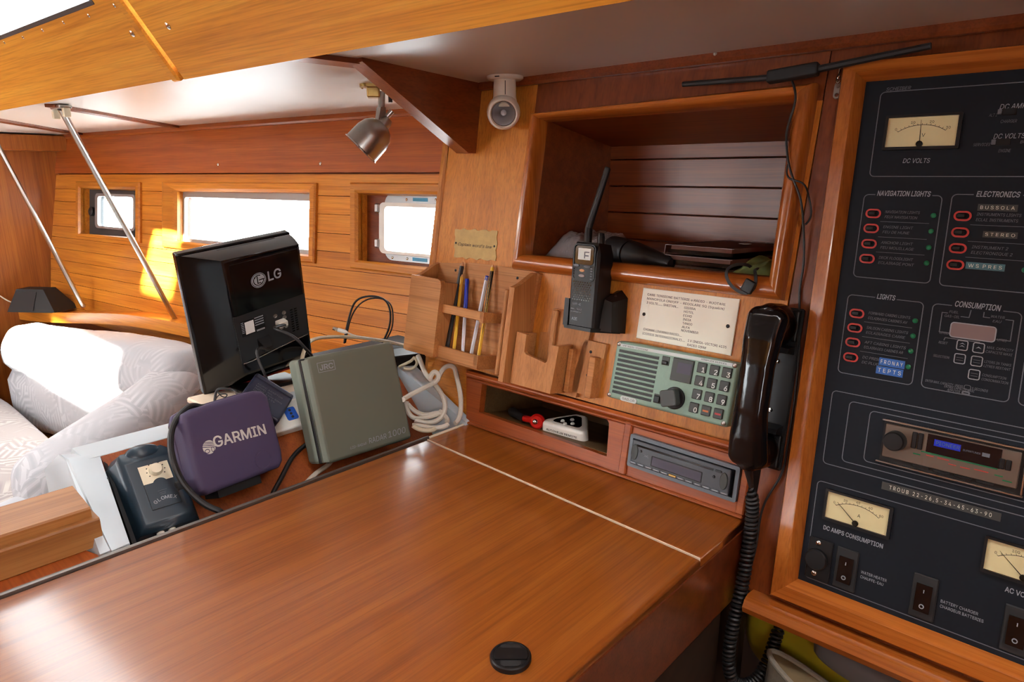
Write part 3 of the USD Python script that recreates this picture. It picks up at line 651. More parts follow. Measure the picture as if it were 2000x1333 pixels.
# meters
def meter(u0, u1, v0, v1, nums, unit, needle):
    cx = (u0 + u1) / 2
    t = pr("meter", ext(rrect(u0 - .0028, u1 + .0040, v0 - .0036, v1 + .0028, .0015).difference(sbox(u0, v0, u1, v1)), 0, .0045), M["black"])
    part(t, "dial", put(bx(u0, u1, v0, v1, PW, PW + .0008), PF), M["meter"], label="cream meter dial")
    R = .040; oc = (cx, v0 + .004 - .008)
    arc = LineString([(oc[0] + R * math.sin(a) * .98, oc[1] + R * math.cos(a) * .78) for a in np.linspace(-.72, .72, 30)]).buffer(.0003)
    marks = [arc] + [LineString([(oc[0] + r_ * math.sin(a) * .98, oc[1] + r_ * math.cos(a) * .78) for r_ in (R, R + .0022)]).buffer(.00022) for a in np.linspace(-.72, .72, 13)]
    mm = [ext(unary_union(marks), PW + .0008, PW + .0010)]
    for n_, a in zip(nums, np.linspace(-.72, .72, len(nums))):
        q = text(n_, .0030, .0002, align="c"); q.apply_translation((oc[0] + (R + .0055) * math.sin(a) * .95, oc[1] + (R + .0048) * math.cos(a) * .78 - .001, PW + .0008)); mm.append(q)
    q = text(unit, .0042, .0002, align="c"); q.apply_translation((cx + .003, v0 + .0125, PW + .0008)); mm.append(q)
    part(t, "scale", put(cat(mm), PF), M["ink"], smooth=False)
    x, y = needle; p0 = np.array([cx, v0 + .0035]); d = np.array([x, y]) - p0; n = np.array([-d[1], d[0]]) / np.linalg.norm(d) * .00035
    part(t, "needle", put(ext(Polygon([p0 + n, p0 + d, p0 - n]).buffer(.00015), PW + .0014, PW + .0018), PF), M["ink"], smooth=False)
    part(t, "pivot", put(lathe([(0, 0), (.0038, 0), (.0038, .003), (.003, .0036), (0, .0036)], (cx, v0 + .0035, PW), (0, 0, 1), 16), PF), M["black"])
    part(t, "cover", put(bx(u0, u1, v0, v1, PW + .0040, PW + .0044), PF), M["meter_glass"])
meter(.0302, .1074, .5330, .5700, ("0", "10", "20", "30"), "V", (.0673, .5660))
meter(.0205, .0956, .0417, .0775, ("0", "20", "40", "60", "80"), "A", (.0335, .0660))
meter(.1992, .2745, .0400, .0768, ("0", "100", "200", "300"), "V", (.212, .066))
words("DC AMPS CONSUMPTION", .0203, .0240, .0056, u1=.0933, it=0, bold=True); words("AC VOLTS", .2220, .0215, .0056, u1=.252, it=0, bold=True)
# cassette radio let into the panel
pc = pr("cassette_radio", cat([bx(.0730, .2240, .1875, .1900, 0, .006, .0008), bx(.0715, .2250, .1335, .1358, 0, .006, .0008), bx(.2215, .2240, .1358, .1875, 0, .005, .0008)]), M["steel"], label="bronze cassette radio")
part(pc, "body", put(bx(.0750, .2215, .1358, .1875, PW - .001, PW + .0015), PF), M["black"])
part(pc, "fascia", put(bx(.0778, .2180, .1422, .1848, PW + .001, PW + .006, .0010), PF), M["pioneer"])
part(pc, "knob", put(lathe([(0, 0), (.0125, 0), (.0118, .014), (.0105, .016), (0, .0162)], (.0915, .1660, PW + .006), (0, 0, 1), 28), PF), M["black"])
part(pc, "cassette_door", put(bx(.1250, .2000, .1608, .1835, PW + .006, PW + .0072, .0005), PF), M["blackbox"])
part(pc, "badge", put(bx(.1325, .1600, .1705, .1785, PW + .0072, PW + .0075), PF), M["pen_blue"])
part(pc, "lettering", put(fit_text("PIONEER", .1345, .1590, .1725, .0042, PW + .0075, depth=.0002), PF), M["teal_tape"], smooth=False)
part(pc, "lettering", put(cat([fit_text("SUPERTUNER", .1625, .1800, .1722, .0022, PW + .0072, depth=.0002), bx(.1815, .1890, .1710, .1755, PW + .0072, PW + .0074)]), PF), M["print_dim"], smooth=False)
part(pc, "tuning_band", put(bx(.1200, .1980, .1592, .1606, PW + .006, PW + .0064), PF), M["green_led"])
for u in (.1115, .1180, .2012, .2075):
    part(pc, "button", put(bx(u - .0028, u + .0028, .1615, .1820 if u < .15 else .1735, PW + .006, PW + .0085, .0007), PF), M["black"])
for k_, (u0, u1, v) in enumerate(((.126, .134, .1562), (.138, .150, .1560), (.150, .158, .1520), (.162, .172, .1518), (.176, .190, .1530))):
    part(pc, "dial_mark", put(bx(u0, u1, v, v + .0011, PW + .006, PW + .0063), PF), M["red_ring"])
for u0, u1, v in ((.112, .120, .1545), (.196, .204, .1520), (.204, .213, .1480)): part(pc, "dial_mark", put(bx(u0, u1, v, v + .0014, PW + .006, PW + .0063), PF), M["green_led"])
for u in (.122, .144, .166, .188): part(pc, "preset_key", put(bx(u - .009, u + .009, .1385, .1420, PW + .001, PW + .0055, .0006), PF), M["black"])
# sockets and rocker switches
so = pr("power_socket", bx(.0055, .0365, -.0470, .0100, 0, .0035, .0010), M["black"])
part(so, "cap", put(lathe([(0, 0), (.0140, 0), (.0140, .006), (.0125, .0078), (0, .0082)], (.0185, -.0176, PW + .0035), (0, 0, 1), 28), PF), M["black"])
for u, v in ((.0180, .0040), (.0174, -.0380)): part(so, "screw", screw(fp(PF, u, v, PW + .0035), .0034, PF[:3, 2]), M["chrome"])
for u in (.0548, .1450, .2385):
    t = pr("rocker_switch", bx(u - .0136, u + .0136, -.0455, .0090, 0, .0035, .0012), M["black_matt"])
    part(t, "rocker", put(hull([(u + a, v, PW + w) for a in (-.0086, .0086) for v, w in ((-.0355, .003), (-.0020, .003), (-.0355, .0085), (-.0185, .0052), (-.0020, .0052))]), PF), M["black_gloss"])
    part(t, "lettering", put(cat([bx(u - .0005, u + .0005, -.0125, -.0080, PW + .0050, PW + .0062), ext(Point(u, -.0285).buffer(.0028).difference(Point(u, -.0285).buffer(.0018)), PW + .0068, PW + .0086)]), PF), M["print"], smooth=False)
words("WATER HEATER", .0727, -.0168, .0036, u1=.1030, it=0); words("CHAUFFE-EAU", .0727, -.0232, .0036, u1=.1000, it=0)
words("BATTERY CHARGER", .1629, -.0175, .0036, u1=.2010, it=0); words("CHARGEUR BATTERIES", .1629, -.0238, .0036, u1=.2072, it=0)
# ---------------------------------------------------------------- radio telephone on the bulkhead
RF = frame(fp(W, -.5885, .1309, 0), W[:3, 0], W[:3, 1] + .036 * W[:3, 0], W[:3, 2])
ra = thing("radio_telephone", "green marine radio telephone with speaker slots and number keypad", "radio", fp(RF, .104, 0))
RW = .031
body = rbox(0, .2085, 0, .0952, .0, RW, .005)
part(ra, "body", put(body, RF), M["sailor"])
def rp(name, m, mat, parent=None, **k): return part(parent or ra, name, put(m, RF), mat, **k)
rp("top_strip", hull([(.009, .0868, RW), (.199, .0893, RW), (.009, .0918, RW), (.199, .0943, RW), (.009, .0868, RW + .0007), (.199, .0893, RW + .0007), (.009, .0918, RW + .0007), (.199, .0943, RW + .0007)]), M["silver_strip"])
rp("lettering", cat([fit_text("VHF RADIO TELEPHONE", .013, .06, .0882, .0022, RW + .0007, depth=.0002), fit_text("SIMPLEX DUPLEX", .150, .190, .0905, .0022, RW + .0007, depth=.0002)]), M["key"], smooth=False)
for k_ in range(10):
    v = .0800 - k_ * .00755
    rp("speaker_slot", bx(.0080, .0810, v - .0021, v + .0021, RW - .001, RW + .0003), M["black"])
    rp("slot_rib", bx(.0080, .0810, v + .0021, v + .0030, RW - .001, RW + .0014, .0004), M["sailor"])
rp("badge", ext(rrect(.0260, .0560, .0008, .0088, .0035), RW, RW + .0012), M["silver_strip"]); rp("lettering", fit_text("SAILOR", .0295, .0525, .0032, .0036, RW + .0012, depth=.0002), M["key"], smooth=False)
for u, v in ((.0055, .0906), (.2020, .0915), (.2020, .0054), (.0035, .0052)): rp("screw", screw((u, v, RW), .0036, (0, 0, 1)), M["nickel"])
for u0, u1, v0, v1, nm in ((.0868, .0998, .0718, .0855, "switch"), (.0846, .0980, .0106, .0248, "switch")):
    t = rp(nm, bx(u0, u1, v0, v1, RW, RW + .0012, .0006), M["key"]); rp("rocker", bx(u0 + .002, u1 - .0015, v0 + .0012, (v0 + v1) / 2 + (.0 if v0 > .05 else .005), RW + .001, RW + .005, .001), M["black"], t)
t = rp("display_bezel", cat([hull([(u, v, w) for u, v, w in ((a, b, c) for a, b, c in q)]) for q in (
    [(.1060, .0513, RW), (.1410, .0513, RW), (.1060, .0868, RW), (.1410, .0868, RW), (.1068, .0521, RW + .003), (.1402, .0521, RW + .003), (.1068, .0860, RW + .003), (.1402, .0860, RW + .003)],)]), M["key"])
rp("display", bx(.1158, .1388, .0645, .0810, RW + .003, RW + .0036), M["display_dark"], t)
kf = rp("channel_knob", lathe([(0, 0), (.0175, 0), (.0170, .003), (.0150, .004), (0, .004)], (.1190, .0250, RW), (0, 0, 1), 30), M["black"])
kp = affinity.rotate(rrect(-.0128, .0128, -.0128, .0128, .0042), 18, origin=(0, 0))
rp("grip", put(ext(kp, 0, .015, .0012), frame((.1170, .0255, RW + .004), (1, 0, 0), (0, 1, 0))), M["key"], kf)
for i, (s, m) in enumerate(zip("123456789", ["key_print"] * 9)):
    u, v = (.1540, .1738, .1930)[i % 3], (.0793, .0594, .0388)[i // 3]
    t = rp("number_key", ext(rrect(u - .0072, u + .0072, v - .0076, v + .0076, .0014), RW, RW + .0030, .0010), M["key"])
    g = text(s, .0072, .0003, bold=True); g.apply_translation((u + .0008, v - .0062, RW + .0030)); rp("digit", g, M[m], t, smooth=False)
for (u, s, m) in ((.1532, "0", "key_print"), (.1728, None, "key_orange"), (.1920, None, "key_red")):
    v = .0180; t = rp("number_key" if s else "function_key", ext(rrect(u - .0072, u + .0072, v - .0076, v + .0076, .0014), RW, RW + .0030, .0010), M["key"])
    g = text(s, .0072, .0003, bold=True) if s else bx(-.0045, .0045, 0, .0028, 0, .0003)
    g.apply_translation((u + (.0008 if s else 0), v - (.0062 if s else .002), RW + .0030)); rp("digit" if s else "legend", g, M[m], t, smooth=False)

# engraved instruction plate
sg = thing("instruction_plate", "cream engraved plate of radio instructions above the green radio", "sign", fp(W, -.485, .2335))
sq = [(-.5670, .2335), (-.4035, .2330), (-.4035, .3178), (-.5670, .3168)]
part(sg, "plate", put(ext(sq, 0, .003, .0006), W), M["sign"])
for u, v in ((-.5585, .2742), (-.4150, .2757)): part(sg, "screw", screw(fp(W, u, v, .003), .0028, W[:3, 2]), M["ink"])
for s, u0, u1, v in (("CARE TENSIONE BATTERIE e RADIO - RUOTARE", -.5575, -.4238, .3052), ("MANOPOLA ON/OFF - REGOLARE SQ (Squelch)", -.5571, -.4248, .2986), ("3 VOLTE...... SHEITAN...", -.5567, -.5000, .2920), ("SIERRA", -.4897, -.4705, .2922), ("HOTEL", -.4891, -.4725, .2862), ("ECHO", -.4892, -.4748, .2801), ("INDIA", -.4888, -.4750, .2741), ("TANGO", -.4885, -.4720, .2680), ("ALFA", -.4886, -.4752, .2622), ("NOVEMBER", -.4887, -.4600, .2566),
                     ("CHIAMA LIVORNO RADIO....", -.5555, -.4865, .2485), ("(CODICE INTERNAZIONALE)....", -.5560, -.4800, .2415), ("I V (INDIA-VICTOR) 4135", -.4750, -.4120, .2425), ("RADIO SIRM", -.4750, -.4440, .2360)):
    part(sg, "lettering", put(fit_text(s, u0, u1, v, .0036, .003, depth=.0002), W), M["ink"], smooth=False)

# compact-disc stereo in the console below
JF = frame(fp(W, -.5440, .0250, 0), W[:3, 0] + W[:3, 1] * -.014, W[:3, 1] - .022 * W[:3, 0] * -1 * -1, W[:3, 2])
jv = thing("car_stereo", "dark grey disc-slot car stereo set in the wooden console under the green radio", "stereo", fp(JF, .09, 0))
def jp(name, m, mat, parent=None, **k): return part(parent or jv, name, put(m, JF), mat, **k)
jp("trim_ring", ext(ring(0, .1865, 0, .0535, .003, .0058), 0, .0125), M["jvc_rim"]); jp("recess", bx(.005, .181, .005, .049, 0, .004), M["black"])
jp("faceplate", rbox(.0062, .1752, .0062, .0462, .003, .0145, .002), M["jvc"]); JW = .0145
jp("disc_slot", ext(rrect(.0150, .1480, .0368, .0400, .0014), JW - .001, JW + .0003), M["black_gloss"]); jp("slot_lip", bx(.0150, .1480, .0402, .0408, JW - .001, JW + .0009), M["jvc_rim"])
jp("eject_button", ext(rrect(.1510, .1610, .0368, .0405, .0016), JW, JW + .0015), M["black"])
jp("display", ext(rrect(.0455, .1300, .0140, .0280, .001), JW - .001, JW + .0004), M["display_dark"]); jp("display_frame", ext(ring(.0440, .1315, .0126, .0294, .0016, .0012), JW, JW + .0009), M["black"])
jp("lettering", fit_text("JVC", .0300, .0388, .0238, .0034, JW, depth=.0003), M["print"], smooth=False)
for u, v in ((.0238, .0308), (.1500, .0285)): jp("round_button", lathe([(0, 0), (.0022, 0), (.0018, .0014), (0, .0016)], (u, v, JW), (0, 0, 1), 14), M["black"])
for u in (.0128, .1660):
    t = jp("rocker_pad", ext(affinity.scale(Point(0, 0).buffer(1, quad_segs=8), .0068, .0135).buffer(0), JW - .0005, JW + .0016), M["jvc_rim"]) if False else jp("rocker_pad", put(ext(affinity.scale(Point(0, 0).buffer(1, quad_segs=8), .0062, .0130), -.0005, .0016, .0008), frame((u, .0265, JW), (1, 0, 0), (0, 1, 0))), M["key"])
for k_, u in enumerate(np.linspace(.0125, .1690, 12)):
    t = jp("preset_key", bx(u - .0062, u + .0062, .0072, .0108, JW - .001, JW + .0014, .0006), M["jvc_rim"] if k_ != 5 else M["brass"])
    if k_ not in (5,): jp("lettering", bx(u - .0040, u + .0038, .0083, .0096, JW + .0014, JW + .0016), M["print"], t, smooth=False)

# wall telephone handset on its cradle plate
hs = thing("telephone_handset", "glossy black telephone handset hanging upright beside the switch panel", "telephone", fp(W, -.33, .20))
HFm = frame(fp(W, -.330, 0, 0), W[:3, 0] , W[:3, 1] - .02 * W[:3, 0], W[:3, 2])
def chain(pts, rad, wide):
    out = []
    for (p, q), (r, s), (a, b) in zip(zip(pts[:-1], pts[1:]), zip(rad[:-1], rad[1:]), zip(wide[:-1], wide[1:])):
        P = []
        for c, rr, ww in ((p, r, a), (q, s, b)):
            for sg_ in (-1, 1):
                ic = trimesh.creation.icosphere(2, rr).vertices + np.array([sg_ * ww, c[0], c[1]]); P.append(ic)
        out.append(Manifold.hull_points(np.vstack(P)))
    return out
bones = chain([(.296, .062), (.268, .071), (.232, .0745), (.170, .0745), (.135, .070), (.108, .062)], [.0165, .016, .0145, .0145, .016, .0165], [.011, .0095, .008, .008, .0095, .011])
for (va, vb) in ((.258, .319), (.084, .142)):
    vm = (va + vb) / 2; P = []
    for ww, rr, hh in ((.014, .0235, .96), (.022, .0250, 1.0), (.060, .0215, .96), (.074, .016, .8)):
        for a in np.linspace(0, 2 * np.pi, 28, endpoint=False): P.append((rr * math.cos(a), vm + (vb - va) / 2 * hh * math.sin(a), ww))
    bones.append(Manifold.hull_points(np.array(P)))
hm = bones[0]
for b_ in bones[1:]: hm = hm + b_
hm = from_man(hm.refine_to_length(.004)); hm = trimesh.Trimesh(hm.vertices, hm.faces, process=True); trimesh.smoothing.filter_taubin(hm, iterations=14)
part(hs, "handset", put(hm, HFm), M["black_gloss"], smooth=60)
t = part(hs, "cradle_plate", put(bx(-.014, .027, .085, .315, .0, .006, .002), HFm), M["black"])
for v in (.238, .168): part(t, "screw", put(lathe([(0, 0), (.0036, 0), (.0030, .0016), (0, .002)], (.002, v, .006), (0, 0, 1), 16), HFm), M["chrome"])
for v0, v1 in ((.250, .262), (.136, .150)): part(t, "hook", put(hull([(a, b, c) for a in (-.006, .022) for b, c in ((v0, .006), (v1, .006), ((v0 + v1) / 2 - .004, .030), ((v0 + v1) / 2 + .003, .030))]), HFm), M["black"])
for q in ((.268, .312), (.088, .136)): part(t, "cradle_cup", put(rbox(-.016, .024, q[0], q[1], .004, .013, .003), HFm), M["black"])
# coiled lead: a helix round a hanging loop
axis = spline([fp(W, -.336, .092, .050), fp(W, -.331, .060, .034), fp(W, -.3285, .02, .020), fp(W, -.3270, -.03, .016), fp(W, -.3255, -.08, .019), fp(W, -.3275, -.14, .022), fp(W, -.3270, -.20, .020), fp(W, -.318, -.245, -.002), fp(W, -.302, -.245, -.035), fp(W, -.292, -.20, -.055), fp(W, -.286, -.150, -.062)], 30)
cu = np.concatenate([[0], np.cumsum(np.linalg.norm(np.diff(axis, axis=0), axis=1))]); n_ = 62 * 14
ss = np.linspace(0, cu[-1], n_); ax_ = np.stack([np.interp(ss, cu, axis[:, i]) for i in range(3)], 1)
tg = np.gradient(ax_, axis=0); tg /= np.linalg.norm(tg, axis=1, keepdims=True); e1 = np.cross(tg, np.array([1.0, .3, 0])); e1 /= np.linalg.norm(e1, axis=1, keepdims=True); e2 = np.cross(tg, e1)
grow = np.clip((ss - .035) / .02, 0, 1) * np.clip((cu[-1] - ss) / .02, 0, 1)
ph = ss / .0068 * 2 * np.pi
part(hs, "coiled_lead", tube(ax_ + (.0074 * grow)[:, None] * (np.cos(ph)[:, None] * e1 + np.sin(ph)[:, None] * e2), .0025, 6), M["rubber"])
part(hs, "strain_relief", tube([axis[0], axis[12], axis[26]], [.0065, .0055, .0035], 10), M["rubber"])
# thin lead from the stick antenna, running down beside the shelf and the handset
an = thing("stick_antenna", "flat black stick antenna with centre box lying along the top of the shelf frame", "antenna", fp(W, -.37, .63, .03))
part(an, "box", put(put(rbox(-.034, .034, -.0085, .0085, .018, .032, .003), frame((-.3690, .6300, .006), (1, .075, 0), (-.075, 1, 0))), W), M["black_matt"])
part(an, "arm", put(tube([(-.403, .6275, .030), (-.46, .6283, .031), (-.5330, .6292, .032)], [.0044, .0042, .0040], 8), W), M["black_matt"])
part(an, "arm", put(tube([(-.336, .6325, .030), (-.27, .640, .030), (-.2080, .6465, .031)], [.0050, .0046, .0042], 8), W), M["black_matt"])
ld = [(-.3700, .621, .026), (-.3640, .610, .029), (-.3600, .590, .030), (-.3655, .5600, .027), (-.3625, .532, .027), (-.3500, .4967, .029), (-.3340, .4657, .027), (-.3270, .428, .014), (-.3205, .3731, .006), (-.3210, .3449, .004), (-.3150, .305, .004), (-.3070, .25, .004), (-.3020, .18, .004), (-.3010, .116, .004), (-.3030, .0793, .006), (-.3170, .037, .008), (-.3200, -.002, .008), (-.322, -.06, .008)]
part(an, "lead", put(tube(spline(ld, 10), .0016, 7), W), M["rubber"])
part(an, "lead_tail", put(tube(spline([(-.3560, .508, .029), (-.3460, .487, .030), (-.3330, .483, .026), (-.3270, .466, .010), (-.3225, .446, .005), (-.3260, .430, .010)], 10), .0013, 7), W), M["rubber"])
# small stainless shackle hanging by the panel
sk_ = thing("shackle_toggle", "small stainless toggle fitting screwed beside the panel frame", "fitting", fp(W, -.317, .61, .0))
part(sk_, "plate", put(ext(rrect(-.3210, -.3115, .600, .6225, .0046).difference(Point(-.3163, .6050).buffer(.0026)), .0005, .0030), W), M["steel"])
part(sk_, "rivet", put(lathe([(0, 0), (.0024, 0), (.0018, .0014), (0, .0016)], (-.3163, .6160, .003), (0, 0, 1), 14), W), M["nickel"])
part(sk_, "eye", put(cat([tube(np.array([(-.3163 + .0022 * math.cos(a), .6245 + .0050 * math.sin(a), .006) for a in np.linspace(0, 2 * np.pi, 20)]), .0013, 6), tube([(-.3163, .628, .006), (-.3160, .640, .007)], .0019, 8), lathe([(0, 0), (.0026, 0), (.0022, .004), (0, .0046)], (-.3160, .638, .007), (0, 1, 0), 12)]), W), M["chrome"])

# brass plaque with wavy edge
pq = thing("brass_plaque", "small aged brass plaque with wavy edge and script writing left of the shelf", "plaque", fp(W, -.966, .331))
ed = []
c0 = np.array([(-1.0225, .3305), (-.9040, .3325), (-.9085, .3910), (-1.0290, .3885)])
for k_ in range(4):
    a, b = c0[k_], c0[(k_ + 1) % 4]; d = b - a; nrm = np.array([d[1], -d[0]]) / np.linalg.norm(d)
    for t_ in np.linspace(0, 1, 26 if k_ % 2 == 0 else 14, endpoint=False): ed.append(a + d * t_ + nrm * (.0016 * math.sin(t_ * (26 if k_ % 2 == 0 else 14)) + .0007 * math.sin(t_ * 47 + k_)) * math.sin(math.pi * min(1, 4 * min(t_, 1 - t_)) / 2))
part(pq, "plate", put(ext(Polygon(ed).buffer(0), 0, .0016), W), M["plaque"])
part(pq, "lettering", put(fit_text("Captain word's law", -1.0150, -.9170, .3555, .0060, .0016, it=.35, depth=.0002), W), M["ink"], smooth=False)
for u, v in ((-1.0215, .3600), (-.9120, .3605)): part(pq, "screw", screw(fp(W, u, v, .0016), .0022, W[:3, 2]), M["ink"])

# teak rack for pencils
rk = thing("pencil_rack", "teak chart-tool rack with closed pocket and pencil rails on the bulkhead", "rack", fp(W, -.93, .11))
def kp_(name, m, mat="rack"): return part(rk, name, put(m, W), M[mat])
def arc_side(front_top, back_top, d): # curved top edge of a cheek in (w, v)
    return [(d - d * t_, front_top + (back_top - front_top) * (3 * t_ ** 2 - 2 * t_ ** 3)) for t_ in np.linspace(.12, .95, 10)]
WV_ = frame((0, 0, 0), (0, 0, 1), (0, 1, 0), (1, 0, 0))               # polygon (w, v) extruded along u
backp = Polygon([(-1.066, .128), (-.795, .112), (-.783, .318), (-.800, .3215), (-.880, .3235), (-.960, .3235), (-1.005, .3190), (-1.040, .3165), (-1.066, .314)])
kp_("back", ext(backp, 0, .009))
kp_("cheek", put(ext(Polygon([(.004, .128), (.068, .130), (.068, .2830)] + arc_side(.2830, .3160, .068) + [(.004, .3165)]), -1.068, -1.057), WV_), "rack_z")
kp_("cheek", put(ext(Polygon([(.004, .106), (.066, .116), (.066, .288)] + arc_side(.290, .3205, .066) + [(.004, .3205)]), -.801, -.789), WV_), "rack_z")
kp_("front", ext(Polygon([(-1.068, .1305), (-.9760, .1285), (-.9755, .272), (-.9790, .2800), (-.986, .2828), (-1.068, .2845)]), .060, .0715))
kp_("pocket_side", bx(-.9860, -.9760, .1290, .278, .006, .062), "rack_z")
kp_("base", bx(-1.066, -.978, .128, .138, .004, .068))
kp_("rail", put(rbox(-.060, .060, -.0085, .0085, .050, .0600, .0015), frame((-.9220, .2260, 0), (.9995, -.018, 0), (.018, .9995, 0))))
kp_("rail", put(rbox(-.062, .062, -.0115, .0115, .050, .0600, .0015), frame((-.9260, .1400, 0), (.9995, -.018, 0), (.018, .9995, 0))))
kp_("rail_end", bx(-.8720, -.8620, .2140, .2335, .004, .060)); kp_("rail_end", bx(-.8740, -.8640, .126, .150, .004, .060))
kp_("base", bx(-.986, -.866, .124, .132, .004, .056)); kp_("divider", bx(-.8420, -.8330, .118, .282, .004, .034, .002), "rack_z")
for u, v in ((-1.005, .304), (-.835, .305)): part(rk, "screw", screw(fp(W, u, v, .009), .0028, W[:3, 2]), M["ink"])
def stick(name, label, cat_, pts, r, mat, extra=(), n=6):
    a, b = np.array(pts[0], float), np.array(pts[-1], float)
    t_ = thing(name, label, cat_, fp(W, *a), "pens and pencils in the teak rack")
    A, B = fp(W, *a), fp(W, *b); d = (B - A); L_ = np.linalg.norm(d); d /= L_
    part(t_, "barrel", lathe([(0, 0), (r, 0), (r, L_), (0, L_)], A, d, n), M[mat], smooth=20)
    for nm, f0, f1, r0, r1, mt in extra: part(t_, nm, lathe([(0, f0 * L_), (r0, f0 * L_), (r1, f1 * L_), (0, f1 * L_)], A, d, max(n, 10)), M[mt], smooth=40)
    return t_
# (u, v, w): foot on the rack base, leaning on the upper rail
stick("pencil", "thick black carpenter pencil with brown tip, leftmost in the teak rack", "pencil", [(-.9720, .1335, .040), (-.9790, .3140, .018)], .0046, "pencil_black", [("tip", 1.0, 1.05, .0046, .0012, "eraser")])
stick("pencil", "plain yellow pencil standing right beside the black pencil", "pencil", [(-.9480, .1335, .042), (-.9720, .2920, .021)], .0036, "pencil_yellow", [("tip", 1.0, 1.035, .0036, .001, "eraser")])
pb = stick("ballpoint_pen", "blue-capped clear ballpoint pen in the teak rack", "pen", [(-.9240, .1335, .040), (-.9560, .290, .022)], .0036, "pen_clear", [("cap", .60, 1.0, .0046, .0042, "pen_blue"), ("refill", .02, .6, .0014, .0014, "pen_blue")])
stick("ballpoint_pen", "clear ballpoint pen with its tip down and blue end plug", "pen", [(-.9030, .1335, .040), (-.9080, .2990, .016)], .0038, "pen_clear", [("point", -.0, .07, .0012, .0036, "chrome"), ("plug", .96, 1.015, .0036, .0034, "pen_blue")])
stick("pencil", "yellow and black striped pencil, rightmost in the teak rack", "pencil", [(-.8800, .1335, .042), (-.8960, .3190, .016)], .0036, "pencil_yellow", [("black_stripe", .05, .96, .0030, .0037, "pencil_black"), ("tip", 1.0, 1.03, .0036, .0012, "eraser")], 6)

# open notched holder
nh = thing("notched_holder", "small empty teak holder with a square notch in its front", "holder", fp(W, -.725, .115))
front = Polygon([(-.7835, .1160), (-.6905, .1150), (-.6800, .2100), (-.6960, .2110), (-.7010, .176), (-.7460, .178), (-.7640, .2100), (-.7835, .2100)])
front = Polygon([(-.7840, .1163), (-.6905, .1150), (-.6850, .1985), (-.7000, .1990), (-.7065, .1690), (-.7100, .1660), (-.7560, .1735), (-.7600, .1770), (-.7600, .2080), (-.7830, .2100)])
part(nh, "front", put(ext(front, .042, .0515), W), M["rack_z"])
part(nh, "back", put(ext(Polygon([(-.7640, .116), (-.6660, .112), (-.6520, .258), (-.7420, .260), (-.7480, .215), (-.764, .213)]), 0, .008), W), M["rack_z"])
part(nh, "slat", put(bx(-.7370, -.7250, .14, .258, .008, .016, .002), W), M["rack_z"])
part(nh, "side", put(hull([(u, v, w) for u, v, w in ((-.6985, .115, .004), (-.6905, .115, .004), (-.6960, .202, .004), (-.6870, .202, .004), (-.7000, .1152, .050), (-.6905, .1152, .050), (-.6950, .199, .050), (-.6852, .199, .050))]), W), M["rack"])
part(nh, "side", put(bx(-.7840, -.7750, .1165, .209, .004, .050), W), M["rack"]); part(nh, "base", put(bx(-.784, -.692, .115, .124, .004, .050), W), M["rack"])
# small flanged bracket
fb = thing("flanged_holder", "low teak bracket with two side flanges left of the green radio", "holder", fp(W, -.65, .118))
part(fb, "back", put(ext(Polygon([(-.6800, .1200), (-.6240, .1200), (-.6185, .2140), (-.6640, .2155), (-.6680, .2000)]), .0005, .008), W), M["rack_z"])
part(fb, "flange", put(bx(-.6850, -.6760, .1190, .1960, .0005, .022, .001), W), M["rack"]); part(fb, "flange", put(bx(-.6390, -.6260, .1190, .1900, .0005, .024, .001), W), M["rack"])
for v in (.196, .155): part(fb, "screw", screw(fp(W, -.6480, v, .008), .0026, W[:3, 2]), M["ink"])

# handheld radio in its charging cradle
HH = frame(fp(W, -.6668, .2410, .0200), W[:3, 0], W[:3, 1] - .09 * W[:3, 0], W[:3, 2])
hr = thing("handheld_radio", "black handheld radio with pale display standing in its cradle", "radio", fp(HH, .026, 0, .02))
def hp(name, m, mat, parent=None, **k): return part(parent or hr, name, put(m, HH), M[mat], **k)
HWd = .0415
shell = hull([(x, y, z) for q in ([(.001, .0, .0), (.0525, .0, .0), (.001, .0, HWd - .004), (.0525, .0, HWd - .004), (.004, .0, HWd), (.0495, .0, HWd)], [(.0, .060, .0), (.0535, .060, .0), (.0, .060, HWd - .004), (.0535, .06, HWd - .004), (.004, .06, HWd), (.0495, .06, HWd)],
      [(.0, .120, .0), (.0560, .120, .0), (.0, .120, HWd - .005), (.0560, .120, HWd - .005), (.004, .12, HWd - .0005), (.052, .12, HWd - .0005)], [(.004, .139, .003), (.052, .139, .003), (.006, .138, HWd - .006), (.050, .138, HWd - .006)]) for x, y, z in q])
hp("body", shell, "black"); hp("front_frame", ext(affinity.translate(ring(0, .0440, 0, .0600, .007, .0022), .0052, .0745), HWd - .002, HWd + .0010), "black")
hp("display_window", ext(rrect(.0085, .0455, .1010, .1315, .006), HWd - .001, HWd + .0006), "black_gloss")
hp("display", bx(.0145, .0395, .1085, .1275, HWd + .0006, HWd + .0010), "key_print")
hp("display_digit", cat([bx(.027, .029, .111, .122, HWd + .001, HWd + .0012), bx(.029, .036, .1145, .1165, HWd + .001, HWd + .0012), bx(.029, .037, .1205, .1222, HWd + .001, HWd + .0012)]), "print_dim", smooth=False)
for u, v, a, b, mt in ((.0120, .0985, .0060, .0024, "print_dim"), (.0340, .0980, .0070, .0024, "print_dim"), (.0240, .0910, .0050, .0024, "eraser"), (.0240, .0825, .0062, .0026, "lcd_grey")):
    hp("key", put(ext(affinity.scale(Point(0, 0).buffer(1, quad_segs=6), a, b), 0, .0014, .0005), frame((u, v, HWd), (1, 0, 0), (0, 1, 0))), mt)
for k_ in range(5):
    for u in (.0065, .0430): hp("side_key", bx(u - .0022, u + .0022, .0945 - k_ * .0042, .0961 - k_ * .0042, HWd, HWd + .0008), "print_dim")
